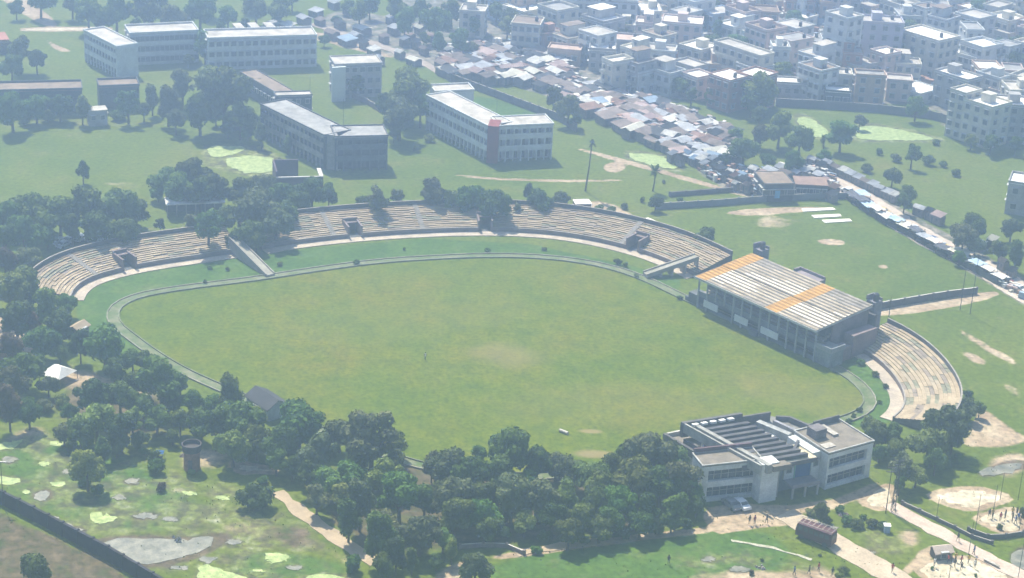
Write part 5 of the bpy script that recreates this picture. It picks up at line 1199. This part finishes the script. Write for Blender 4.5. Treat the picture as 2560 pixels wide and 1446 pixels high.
shack_list('beside the dusty lane at the top', 'sheds beside the dusty lane', """905,72,44,w 868,100,46,b 935,130,34,w 1000,135,26,w 1035,150,36,c 890,90,30,s 960,95,26,n 985,75,30,s 830,85,36,n 1025,88,26,p 1050,75,26,c 1080,92,26,p 980,50,30,s
 870,25,26,c 835,10,30,s 790,30,34,s 690,60,40,s 720,70,36,w 760,50,36,s 1095,105,22,w 1060,125,24,n 950,150,22,s 1010,105,22,s 1115,130,24,s 1180,52,30,p 1160,60,24,w 850,60,30,k 800,52,26,n 1040,110,22,k 910,110,22,k""")
shack_list('in the roadside market', 'sheds of the roadside market', """1720,388,22,b 1735,400,20,b 1752,405,26,w 1760,412,20,s 1800,425,26,k 1828,432,22,w 1850,440,26,b 1862,452,26,k 1885,430,26,w 1905,440,34,p 1930,432,40,s 1895,455,22,n 1965,440,36,n 1990,435,28,s 1975,455,22,k
 2010,430,26,s 2030,425,24,w 2045,440,26,s 2030,455,26,n 2060,455,22,p 2050,470,24,k 2085,475,24,r 1815,440,20,k 1785,418,20,k 1700,400,20,k 1680,392,20,s 1835,445,18,r 1950,425,26,s 2015,445,22,k 1870,470,20,n 1780,405,18,s 2080,490,26,k 1840,462,16,w""")
shack_list('on the far side of the market road', 'sheds along the far side of the market road', """2032,400,26,s 2052,405,26,s 2070,414,26,s 2090,422,26,n 2108,430,26,w 2126,438,26,s 2146,448,26,s 2164,456,26,n 2182,464,26,s 2200,474,26,s 2218,482,26,s 2236,492,22,w 2052,418,20,k 2300,524,32,s 2345,545,32,p 2325,535,18,k 2450,612,26,w 2480,608,24,c
 2430,600,20,n 2508,660,22,n 2530,680,20,k""")

def stall_proto(cn, cm, seed):
    rg = random.Random(seed); r = root('market_stall', '', 'market stall', (0, 0, 0)); mb = MB(); n = 7
    zz = [[2.25 - .25 * math.sin(math.pi * i / (n - 1)) * math.sin(math.pi * j / (n - 1)) + rg.uniform(-.08, .08) + (.3 if j == n // 2 else 0) for i in range(n)] for j in range(n)]
    for j in range(n - 1):
        for i in range(n - 1):
            P_ = lambda a, b: (-2.1 + 4.2 * a / (n - 1), -1.5 + 3.0 * b / (n - 1), zz[b][a])
            mb.poly([P_(i, j), P_(i + 1, j), P_(i + 1, j + 1), P_(i, j + 1)])
    part('awning', mb, cm, r)
    for sx in (-1.9, 1.9):
        for sy in (-1.35, 1.35): mb = MB(); mb.tube((sx, sy, 0), (sx, sy, 2.25), .05, .05, 5); part('pole', mb, METAL_D, r)
    mb = MB(); mb.box(WORLD, -1.6, 1.6, -1.1, .2, 0, .85); part('counter', mb, BARK, r); return r
STC = [('white', SHC[0][1]), ('pale blue', mat('faded_blue_tarp', (.42, .54, .66), var=.15)), ('cream', SHC[7][1]), ('grey', mat('grey_tarp', (.36, .38, .40), var=.2)), ('dark', mat('dark_tarp', (.10, .10, .12), var=.2))]
sp = {}; cnt = {}; rg = random.Random(8)
line = resample(gp([(2138, 503), (2200, 545), (2280, 588), (2350, 630), (2420, 665), (2500, 706), (2530, 722)]), 3.7)
k = 0
for rowi, off in ((0, .6), (1, -1.9)):
    pts = offset(line, off, False)
    for i, p in enumerate(pts[:-1]):
        if rg.random() < (.06 if rowi == 0 else .74): continue
        cn, cm = rg.choices(STC, (4, 4, 3, 3, 2))[0]; cnt[cn] = cnt.get(cn, 0) + 1
        if cn not in sp: o = sp[cn] = stall_proto(cn, cm, len(cn))
        else: o = copy_tree(sp[cn])
        d = Vector(line[i + 1]) - Vector(line[i]); o.location = (p[0], p[1], 0); o.rotation_euler = (0, 0, math.atan2(d.y, d.x) + rg.uniform(-.15, .15)); s = rg.uniform(.8, 1.15); o.scale = (s, s, rg.uniform(.85, 1.1))
        tag(o, f"{cn} awning stall, {nth(i + 1)} from the market hall end, {'field-side' if rowi else 'road-side'} rank", None, 'stalls along the near side of the market road')
def lone_stall(x, y, mt, sc, lb, rz=0):
    o = stall_proto('x', mt, int(x)); o.location = at(x, y, 1.5).xy.to_3d(); o.scale = sc; o.rotation_euler = (0, 0, rz); o.name = 'awning_shelter'; tag(o, lb, 'awning')
lone_stall(392, 1128, mat('bright_blue_tarp', (.02, .09, .24), var=.3), (.6, .5, .6), 'bright blue tarpaulin shelter among the lower left trees')

# ---------------------------------------------------------------- small buildings and things
def tent(x, y, w, d, h, lb):
    p = at(x, y, 1); r = root('tent', lb, 'tent', (p.x, p.y, 0)); f = Frame((p.x, p.y, 0), -.5); mb = MB()
    c = [f.p(-w, -d, 1.6), f.p(w, -d, 1.6), f.p(w, d, 1.6), f.p(-w, d, 1.6)]; a, b = f.p(-w * .35, 0, h), f.p(w * .35, 0, h)
    mb.poly([c[0], c[1], b, a]); mb.poly([c[1], c[2], b]); mb.poly([c[2], c[3], a, b]); mb.poly([c[3], c[0], a]); part('canopy', mb, R_WHITE, r)
    for q_ in c: mb = MB(); mb.tube((q_[0], q_[1], 0), q_, .06, .06, 5); part('pole', mb, METAL_D, r)
tent(146, 938, 2.4, 2.6, 3.1, 'bright white tent with a ridged top among the left trees')
def gable_hut(x, y, w, d, h, ang, wm, rm, lb, nm='hut'):
    p = at(x, y, h); r = root(nm, lb, 'hut', (p.x, p.y, 0)); f = Frame((p.x, p.y, 0), ang); mb = MB(); mb.box(f, -w, w, -d, d, 0, h)
    for s in (-w, w): mb.poly([f.p(s, -d, h), f.p(s, d, h), f.p(s, 0, h + d * .55)])
    part('wall', mb, wm, r); mb = MB()
    for s in (1, -1): mb.poly([f.p(-w - .3, s * (d + .4), h - .15), f.p(w + .3, s * (d + .4), h - .15), f.p(w + .3, 0, h + d * .55 + .1), f.p(-w - .3, 0, h + d * .55 + .1)]); mb.poly([f.p(-w - .3, s * (d + .4), h - .3), f.p(w + .3, s * (d + .4), h - .3), f.p(w + .3, 0, h + d * .55 - .05), f.p(-w - .3, 0, h + d * .55 - .05)])
    part('roof', mb, rm, r); add_window(r, f, 0, -d - .03, h * .55, 0, 's')
gable_hut(668, 998, 3.6, 2.2, 2.6, UANG, mat('bluish_plaster', (.32, .36, .40), var=.2), mat('dark_slate_roof', (.05, .05, .055), var=.2), 'hut with a dark gabled roof at the field edge behind the tall tree')
gable_hut(196, 816, 1.8, 1.2, 1.6, 1.2, MAUVE, SAND, 'small sandy-roofed hut at the end of the left terrace')
# round brick tank
p = at(480, 1172); r = root('brick_tank', 'round brick water tank with a wide dark open rim in the lower left field', 'water tank', (p.x, p.y, 0)); mb = MB()
mb.tube((p.x, p.y, 0), (p.x, p.y, 3.7), 1.45, 1.4, 20); part('brick_shaft', mb, mat('weathered_brick', (.27, .15, .11), var=.3, scale=1.5), r)
mb = MB(); mb.box(Frame((p.x, p.y, 0)), -.35, .35, -1.66, -1.5, .6, 2.4); part('hatch', mb, CONC_D, r)
mb = MB(); mb.tube((p.x, p.y, 3.7), (p.x, p.y, 5.0), 1.68, 1.75, 20, 0, False); mb.tube((p.x, p.y, 5.0), (p.x, p.y, 4.2), 1.55, 1.5, 20, 0, False)
for k in range(20):
    a, b = 6.2832 * k / 20, 6.2832 * (k + 1) / 20; mb.poly([(p.x + 1.75 * math.cos(a), p.y + 1.75 * math.sin(a), 5), (p.x + 1.75 * math.cos(b), p.y + 1.75 * math.sin(b), 5), (p.x + 1.55 * math.cos(b), p.y + 1.55 * math.sin(b), 5), (p.x + 1.55 * math.cos(a), p.y + 1.55 * math.sin(a), 5)])
mb.poly([(p.x + 1.5 * math.cos(6.2832 * k / 20), p.y + 1.5 * math.sin(6.2832 * k / 20), 4.3) for k in range(20)]); mb.poly([(p.x + 1.68 * math.cos(-6.2832 * k / 20), p.y + 1.68 * math.sin(-6.2832 * k / 20), 3.7) for k in range(20)])
part('tank_rim', mb, mat('sooty_rim', (.07, .06, .06), var=.3), r)
# poles
def pole(foot, top, lb, lattice=False, lamp=False, bars=1, r_=.09, nm='utility_pole', grp='poles'):
    b = at(*foot); s = pxm(*foot); H = math.hypot(top[0] - foot[0], top[1] - foot[1]) / (s * .93); o = root(nm, lb, 'pole', (b.x, b.y, 0), 0, grp); mb = MB(); f = Frame((b.x, b.y, 0))
    if lattice:
        for sx in (-.35, .35):
            for sy in (-.35, .35): mb.tube(f.p(sx, sy, 0), f.p(sx * .35, sy * .35, H), .05, .04, 4)
        for k in range(int(H / .9)):
            z = k * .9; c0 = .35 * (1 - .65 * z / H); c1 = .35 * (1 - .65 * (z + .9) / H)
            for (a, b_, c, d) in ((-1, -1, 1, -1), (1, -1, 1, 1), (1, 1, -1, 1), (-1, 1, -1, -1)): mb.tube(f.p(a * c0, b_ * c0, z), f.p(c * c1, d * c1, z + .9), .03, .03, 3)
    else: mb.tube((b.x, b.y, 0), (b.x, b.y, H), r_, r_ * .6, 7)
    part('post', mb, METAL_D, o)
    for k in range(bars): mb = MB(); mb.box(f, -.9, .9, -.06, .06, H - .4 - k * .8, H - .28 - k * .8); mb.tube(f.p(-.8, 0, H - .28 - k * .8), f.p(-.8, 0, H - .05 - k * .8), .05, .05, 5); mb.tube(f.p(.8, 0, H - .28 - k * .8), f.p(.8, 0, H - .05 - k * .8), .05, .05, 5); part('cross_arm', mb, METAL_D, o)
    if lamp: mb = MB(); mb.box(f, -.2, .9, -.15, .15, H, H + .2); part('lamp_head', mb, CONC_L, o)
pole((2232, 1280), (2240, 1142), 'lattice power pole with two cross arms on the footpath junction', True, bars=2)
pole((2214, 1284), (2226, 1160), 'wooden pole just left of the lattice power pole', bars=2)
pole((2425, 785), (2462, 640), 'tall pole right of the long wall by the market road', bars=1); pole((2400, 775), (2425, 645), 'tall pole left of its twin beside the long wall', bars=1)
pole((2222, 792), (2232, 742), 'short pole where the long wall meets the grandstand', bars=0); pole((8, 1262), (20, 1152), 'lamp post above the bottom left black wall', lamp=True, bars=0)
for f_, t_, lb in [((858, 325), (867, 250), 'thin flagpole on the dark L-shaped school block side'), ((1240, 312), (1250, 244), 'thin flagpole behind the red stair panel'), ((775, 225), (780, 188), 'short thin pole on the school lawn'),
                   ((2435, 1345), (2452, 1232), 'tall thin pole between the two right footpath walls'), ((2480, 1300), (2500, 1210), 'thin pole on the middle of the sand court'), ((2500, 1250), (2512, 1180), 'thin pole at the back of the sand court'),
                   ((2372, 1446), (2384, 1380), 'net post on the nearest court'), ((2545, 1250), (2552, 1150), 'pole at the right picture edge by the courts'), ((2547, 1330), (2552, 1262), 'net post of the right court'), ((2340, 1302), (2350, 1240), 'thin pole at the left of the sand court'),
                   ((2545, 1445), (2555, 1330), 'tall pole at the bottom right edge'), ((1610, 600), (1614, 540), 'thin pole by the white strips behind the terrace'), ((2420, 1395), (2432, 1300), 'leaning pole beside the footpath wall')]:
    pole(f_, t_, lb, bars=0, r_=.06, nm='thin_pole', grp='thin poles')
# vehicles
def car(x, y, ang, bm, lb, grp):
    p = at(x, y); o = root('parked_car', lb, 'car', (p.x, p.y, 0), 0, grp); f = Frame((p.x, p.y, 0), ang); prof = [(-2.0, .35), (-2.05, .85), (-1.3, .95), (-.85, 1.42), (.65, 1.45), (1.25, 1.0), (1.95, .88), (2.05, .4)]; mb = MB(); i = 0
    for s in (-.82, .82): mb.v += [f.p(a, s * (1 if b < 1 else .86), b) for a, b in prof]
    n = len(prof); mb.f.append(tuple(range(n))); mb.f.append(tuple(range(n, 2 * n))[::-1]); mb.m += [0, 0]
    for k in range(n): j = (k + 1) % n; mb.f.append((k, n + k, n + j, j)); mb.m.append(0)
    part('body', mb, bm, o); mb = MB()
    for (a, b), (c, d) in (((-1.26, .98), (-.88, 1.38)), ((1.2, 1.02), (.7, 1.41))): mb.poly([f.p(a + math.copysign(.03, a), -.66, b + .03), f.p(a + math.copysign(.03, a), .66, b + .03), f.p(c + math.copysign(.03, a), .6, d + .03), f.p(c + math.copysign(.03, a), -.6, d + .03)])
    for s in (-.83, .83): mb.poly([f.p(-1.1, s, 1.0), f.p(1.0, s, 1.0), f.p(.6, s * .93, 1.36), f.p(-.8, s * .93, 1.36)])
    part('windows', mb, GLASS, o)
    for a in (-1.25, 1.25):
        for s in (-.84, .66): mb = MB(); mb.tube(f.p(a, s, .32), f.p(a, s + .18, .32), .32, .32, 12); part('wheel', mb, METAL_D, o)
    for s in (-.55, .55): mb = MB(); mb.box(f, 1.98, 2.06, s - .15, s + .15, .6, .75); part('headlight', mb, R_WHITE, o)
WP = mat('white_car_paint', (.72, .73, .74), rough=.3, var=.03, spec=.5); GP = mat('grey_car_paint', (.22, .23, .25), rough=.3, var=.03, spec=.5)
car(1852, 1268, -1.05, WP, 'white car parked in the shade before the pavilion', 'cars before the pavilion'); car(1828, 1268, -1.05, GP, 'dark grey car parked left of the white one', 'cars before the pavilion')
for i, (x, y, lb) in enumerate([(152, 612, 'leftmost white car'), (176, 608, 'second white car from the left'), (160, 620, 'nearest white car'), (205, 604, 'third white car from the left'), (228, 602, 'fourth white car from the left'), (258, 600, 'rightmost white car')]):
    car(x, y - 3, .9 + .1 * i, WP, lb + ' behind the far left terrace wall', 'cars behind the left terrace')
CCOL = [('white', WP), ('grey', GP), ('dark blue', mat('blue_car_paint', (.04, .08, .2), rough=.3, var=.03, spec=.5)), ('maroon', mat('maroon_car_paint', (.2, .03, .03), rough=.3, var=.03, spec=.5)), ('yellow', mat('yellow_car_paint', (.6, .4, .05), rough=.3, var=.03, spec=.5))]
for i, (x, y, c) in enumerate([(2120, 484, 0), (2162, 507, 3), (2205, 534, 4), (2248, 560, 1), (2284, 578, 0), (2330, 606, 2), (2368, 628, 4), (2412, 650, 0), (2462, 676, 1), (2510, 706, 3), (2545, 728, 0)]):
    car(x, y, UANG + (math.pi if i % 2 else 0), CCOL[c][1], f"{CCOL[c][0]} car driving on the market road, {nth(i + 1)} from the market hall", 'cars on the market road')
p = at(2038, 1352); bus = root('bus', 'maroon bus with a pale roof rack standing at the edge of the road', 'bus', (p.x, p.y, 0)); a_ = at(2000, 1335); b_ = at(2080, 1364); an = math.atan2(b_.y - a_.y, b_.x - a_.x); f = Frame((p.x, p.y, 0), an); MRN = mat('maroon_paint', (.10, .035, .04), rough=.5, var=.15)
mb = MB(); c = [(-3.3, .5), (-3.35, 1.6), (-3.1, 2.75), (3.2, 2.75), (3.35, 1.7), (3.35, .5)]
for s in (-1.1, 1.1): mb.v += [f.p(x, s, z) for x, z in c]
n = len(c); mb.f += [tuple(range(n)), tuple(range(n, 2 * n))[::-1]]; mb.m += [0, 0]
for k in range(n): j = (k + 1) % n; mb.f.append((k, n + k, n + j, j)); mb.m.append(0)
part('body', mb, MRN, bus)
for s in (-1.12, 1.12):
    for k in range(6): mb = MB(); mb.box(f, -2.8 + k * .98, -2.05 + k * .98, min(s, s * .98), max(s, s * .98), 1.65, 2.35); part('window', mb, GLASS, bus)
mb = MB(); mb.box(f, 3.3, 3.37, -.9, .9, 1.6, 2.4); part('windscreen', mb, GLASS, bus)
for x in (-2.2, 2.2):
    for s in (-1.15, .9): mb = MB(); mb.tube(f.p(x, s, .48), f.p(x, s + .25, .48), .48, .48, 14); part('wheel', mb, METAL_D, bus)
mb = MB()
for s in (-.95, .95): mb.tube(f.p(-3.2, s, 3.1), f.p(3.2, s, 3.1), .06, .06, 5)
for k in range(8): x = -3.2 + 6.4 * k / 7; mb.tube(f.p(x, -.95, 3.1), f.p(x, .95, 3.1), .04, .04, 4); [mb.tube(f.p(x, s, 2.7), f.p(x, s, 3.1), .03, .03, 4) for s in (-.95, .95)]
part('roof_rack', mb, R_PALE, bus)
# odd things
p = at(1409, 1084); mb = MB(); f = Frame((p.x, p.y, 0), -.65); mb.tube(f.p(-.95, 0, .35), f.p(.95, 0, .35), .33, .33, 12); single('pitch_roller', mb, R_PALE, 'short pale roller lying alone near the bottom of the field', 'roller')
p = at(2216, 1330); r = root('booth', 'small white-topped booth at the end of the hedge', 'booth', (p.x, p.y, 0)); f = Frame((p.x, p.y, 0)); mb = MB(); mb.box(f, -.5, .5, -.5, .5, 0, 1.3); part('wall', mb, W_BLUE, r); mb = MB(); mb.box(f, -.6, .6, -.6, .6, 1.3, 1.42); part('roof', mb, R_WHITE, r)
p = at(2478, 1412); mb = MB(); f = Frame((p.x, p.y, 0), UANG); mb.box(f, -1.6, 1.6, -.25, .25, .4, .5); mb.box(f, -1.4, -1.2, -.2, .2, 0, .4); mb.box(f, 1.2, 1.4, -.2, .2, 0, .4); single('bench', mb, R_PALE, 'white bench between the footpath and the nearest court', 'bench')
gable_hut(2354, 1372, 1.5, 1.0, 1.5, .3, CONC_D, mat('pinkish_shed_roof', (.50, .40, .32), var=.15), 'little shed with a pinkish roof above the nearest court')
for i, (x, y, s) in enumerate([(2108, 1290, 1.1), (462, 1140, .8), (446, 1350, 1.0), (1900, 1420, .8)]):
    rg = random.Random(i); p = at(x, y); mb = MB(); f = Frame((p.x, p.y, 0), i)
    for k in range(9): a, b = rg.uniform(-1, 1) * s, rg.uniform(-.6, .6) * s; mb.tube(f.p(a, b, 0), f.p(a + .1, b, .45 * rg.uniform(.5, 1)), .35 * s, .12, 6)
    single('rubble_heap', mb, [MAUVE, MAUVE, GLASS, CONC][i], ['reddish rubble heap behind the maroon bus', 'low rubble heap by the round brick tank', 'dark driftwood-like heap in the grey pool', 'grey rubble heap on the bottom grass'][i], 'rubble')

# ---------------------------------------------------------------- people
def body_mesh(pose):
    J = {'pel': (0, 0, .93, .15), 'waist': (0, 0, 1.08, .13), 'chest': (0, 0, 1.33, .165), 'neck': (0, 0, 1.5, .06), 'head': (0, .02, 1.62, .10), 'top': (0, .01, 1.72, .075)}
    walk = {'stand': 0.0, 'walk': .22, 'reach': .08}[pose]
    for s, n in ((-1, 'l'), (1, 'r')):
        st = walk * s; J[n + 'hip'] = (.1 * s, 0, .88, .095); J[n + 'knee'] = (.11 * s, st * .6 + .02, .48, .065); J[n + 'ank'] = (.11 * s, st, .08, .045); J[n + 'toe'] = (.12 * s, st + .16, .04, .04)
        J[n + 'sh'] = (.2 * s, 0, 1.42, .06)
        if pose == 'reach': J[n + 'el'] = (.27 * s, .12, 1.62, .042); J[n + 'ha'] = (.22 * s, .22, 1.86, .032)
        else: J[n + 'el'] = (.27 * s, -st * .3, 1.15, .042); J[n + 'ha'] = (.27 * s, -st * .6 + .08, .88, .032)
    E = [('pel', 'waist'), ('waist', 'chest'), ('chest', 'neck'), ('neck', 'head'), ('head', 'top')]
    for n in 'lr': E += [('pel', n + 'hip'), (n + 'hip', n + 'knee'), (n + 'knee', n + 'ank'), (n + 'ank', n + 'toe'), ('chest', n + 'sh'), (n + 'sh', n + 'el'), (n + 'el', n + 'ha')]
    ks = list(J); me = bpy.data.meshes.new('person'); me.from_pydata([J[k][:3] for k in ks], [(ks.index(a), ks.index(b)) for a, b in E], [])
    o = bpy.data.objects.new('person', me); COL.objects.link(o); md = o.modifiers.new('s', 'SKIN'); sv = me.skin_vertices[0].data
    for i, k in enumerate(ks): sv[i].radius = (J[k][3], J[k][3] * .8)
    sv[0].use_root = True; sb = o.modifiers.new('u', 'SUBSURF'); sb.levels = 1
    dg = bpy.context.evaluated_depsgraph_get(); out = bpy.data.meshes.new_from_object(o.evaluated_get(dg)); bpy.data.objects.remove(o); out.materials.clear()
    out.materials.append(mat('skin', (.16, .09, .06), var=.1)); out.materials.append(mat('dark_trousers', (.05, .05, .07), var=.2))
    out.polygons.foreach_set('material_index', [1 if .1 < pl.center.z < .95 and abs(pl.center.x) < .22 else 0 for pl in out.polygons])
    return out
BODY = {k: body_mesh(k) for k in ('stand', 'walk', 'reach')}
def shell(zs, nm, mats):   # a loose garment ring by ring: (z, half width, half depth)
    mb = MB(); n = 12
    for (z0, a0, b0), (z1, a1, b1) in zip(zs, zs[1:]):
        for k in range(n):
            t, u = 6.2832 * k / n, 6.2832 * (k + 1) / n
            mb.poly([(a0 * math.cos(t), b0 * math.sin(t), z0), (a0 * math.cos(u), b0 * math.sin(u), z0), (a1 * math.cos(u), b1 * math.sin(u), z1), (a1 * math.cos(t), b1 * math.sin(t), z1)])
    return mb.mesh(nm, mats)
SHIRT = shell([(.88, .19, .14), (1.05, .17, .135), (1.3, .22, .16), (1.44, .23, .13), (1.5, .09, .08)], 'shirt', [W_WHITE])
HAIR = shell([(1.6, .115, .12), (1.68, .12, .125), (1.74, .09, .1), (1.78, .03, .03)], 'hair', [mat('black_hair', (.015, .013, .012), var=.1)])
CL = {'white': R_WHITE, 'red': mat('red_cloth', (.40, .05, .05), var=.1), 'dark': METAL_D, 'blue': mat('blue_cloth', (.05, .12, .35), var=.1), 'yellow': mat('yellow_cloth', (.6, .42, .08), var=.1), 'brown': BARK}
def person(x, y, pose, c, rz, lb, grp=None):
    p = at(x, y); o = bpy.data.objects.new('person', BODY[pose]); COL.objects.link(o); o.location = (p.x, p.y, .11); o.rotation_euler = (0, 0, rz); tag(o, lb, 'person', grp)
    s = bpy.data.objects.new('shirt', SHIRT); COL.objects.link(s); s.parent = o; s.material_slots[0].link = 'OBJECT'; s.material_slots[0].material = CL[c]
    h = bpy.data.objects.new('hair', HAIR); COL.objects.link(h); h.parent = o
person(1063, 902, 'walk', 'white', 1, 'person in a white shirt alone in the middle of the field')
person(1916, 1310, 'walk', 'dark', 2, 'person in dark clothes walking on the sandy forecourt')
for x, y, c, q_ in [(1873, 1312, 'brown', 'left person of the pair standing on the forecourt edge'), (1886, 1312, 'red', 'right person of the pair standing on the forecourt edge, in red')]: person(x, y, 'stand', c, .5, q_, 'pair on the forecourt')
person(2394, 1355, 'walk', 'dark', 2.2, 'person walking along the right footpath'); person(1671, 1412, 'stand', 'dark', 0, 'person standing alone on the bottom grass'); person(2434, 1388, 'walk', 'blue', 1.1, 'person in blue on the footpath near the white bench')
person(2232, 1272, 'stand', 'brown', 0, 'person standing at the foot of the lattice pole'); person(2230, 1432, 'walk', 'red', 0, 'person in red at the edge of the bleached road'); person(2046, 1430, 'walk', 'red', 1, 'person in red on the sand at the bottom')
rg = random.Random(2)
for grp, wh, L in [('players on the nearest court', 'on the nearest court', [(2335, 1418), (2370, 1410), (2388, 1404), (2386, 1420), (2402, 1412), (2402, 1430), (2420, 1410), (2436, 1422)]),
                   ('players on the right court', 'on the right court', [(2472, 1296), (2481, 1294), (2500, 1304), (2512, 1298), (2530, 1290), (2530, 1306), (2541, 1292), (2538, 1312), (2545, 1304)]),
                   ('people at the bottom edge', 'at the bottom edge', [(2022, 1438), (2080, 1442), (1985, 1440)]), ('people on the market road', 'on the market road', [(2180, 520), (2230, 552), (2262, 570), (2310, 592), (2345, 618), (2390, 636), (2440, 664), (2520, 712), (2146, 500), (2290, 590)])]:
    L.sort()
    for i, (x, y) in enumerate(L): c = rg.choice(list(CL)); person(x, y, rg.choice(('stand', 'walk', 'reach' if 'court' in grp else 'walk')), c, rg.uniform(0, 6.28), f"person in {c} top, {nth(i + 1)} from the left {wh}", grp)

# ---------------------------------------------------------------- weeds and litter nobody could count
def scatter(nm, n, region, mats, smin, smax, flat, seed, skip_field=True):
    rg = np.random.default_rng(seed); R = np.array(FIELD); mb = MB(); pr = random.Random(seed); k = 0
    pts = np.stack([rg.uniform(region[0], region[1], n), rg.uniform(region[2], region[3], n)], 1)
    W_ = [at(x, y) for x, y in pts]; P2 = np.array([(w.x, w.y) for w in W_])
    ok = sdist(P2, FIELD) > 3.2
    cl = np.sin(P2[:, 0] * .13 + np.sin(P2[:, 1] * .09) * 2) * np.sin(P2[:, 1] * .11 + 1.3) + rg.normal(0, .5, n)
    for (w, o, c) in zip(W_, ok, cl):
        if not o or c < .1: continue
        s = pr.uniform(smin, smax) * (.6 + min(1, c) * .7); mi = pr.randrange(len(mats)); a0 = pr.uniform(0, 3)
        if flat: mb.poly([(w.x + s * math.cos(a0 + t) * pr.uniform(.6, 1), w.y + s * math.sin(a0 + t) * pr.uniform(.6, 1), .13) for t in (0, 1.2, 2.5, 3.7, 5)], mi)
        else:
            for t in range(4):
                a = a0 + t * 1.57; d = Vector((math.cos(a), math.sin(a), 0)); e = Vector((-d.y, d.x, 0)); b = Vector((w.x, w.y, .02))
                mb.poly([b - e * s * .4, b + e * s * .4, b + d * s * .7 + e * s * .3 + Vector((0, 0, s * .8)), b + d * s * .5 - e * s * .3 + Vector((0, 0, s))], mi)
    o = structure(nm, mb, mats, 'stuff'); return o
scatter('weed_clumps', 2500, (-20, 2580, 1080, 1450), [LEAFS['mid green'], LEAFS['yellow green'], mat('dry_weed', (.20, .17, .08), var=.3)], .06, .16, False, 3)
def clutter(nm, n, poly, mats, seed, smax, hmax, avoid=()):
    pr = random.Random(seed); mb = MB(); xs_ = [q[0] for q in poly]; ys_ = [q[1] for q in poly]; k = 0
    while k < n:
        x, y = pr.uniform(min(xs_), max(xs_)), pr.uniform(min(ys_), max(ys_))
        if not in_px((x, y), poly): continue
        k += 1; w = at(x, y); f = Frame((w.x, w.y, 0), UANG + pr.uniform(-.4, .4)); a, b, h = pr.uniform(.3, smax), pr.uniform(.2, smax * .6), pr.uniform(.2, hmax)
        mb.box(f, -a, a, -b, b, 0 if pr.random() < .5 else h - .08, h, pr.randrange(len(mats)))
    structure(nm, mb, mats, 'stuff')
CM = [c for _, c in SHC] + [W_GREY, W_BRICK]
clutter('shanty_clutter', 1500, ZA, CM, 1, 1.3, 2.6)
clutter('yard_clutter', 2600, TOWN_POLY, CM + [W_CREAM, W_WHITE], 2, 1.8, 2.4)
clutter('market_clutter', 420, [(1700, 385), (1790, 415), (1900, 432), (2030, 402), (2110, 470), (2100, 488), (1880, 488), (1780, 455)], CM, 3, 1.0, 2.0)
clutter('roadside_clutter', 260, [(2120, 490), (2140, 500), (2540, 722), (2560, 750), (2500, 715), (2130, 508)], CM, 4, .9, 1.6)

# ---------------------------------------------------------------- the air
hm = bpy.data.materials.new('haze_air'); hm.use_nodes = True; nt = hm.node_tree; nt.nodes.remove(nt.nodes['Principled BSDF'])
pv = nt.nodes.new('ShaderNodeVolumePrincipled'); pv.inputs['Color'].default_value = (.48, .64, .96, 1); pv.inputs['Density'].default_value = .00128; pv.inputs['Anisotropy'].default_value = 0.7
nt.links.new(pv.outputs[0], nt.nodes['Material Output'].inputs['Volume'])
mb = MB(); mb.box(WORLD, -1700, 1700, -600, 2700, -1.0, CAM_H + 3.0); structure('haze', mb, hm, 'stuff')
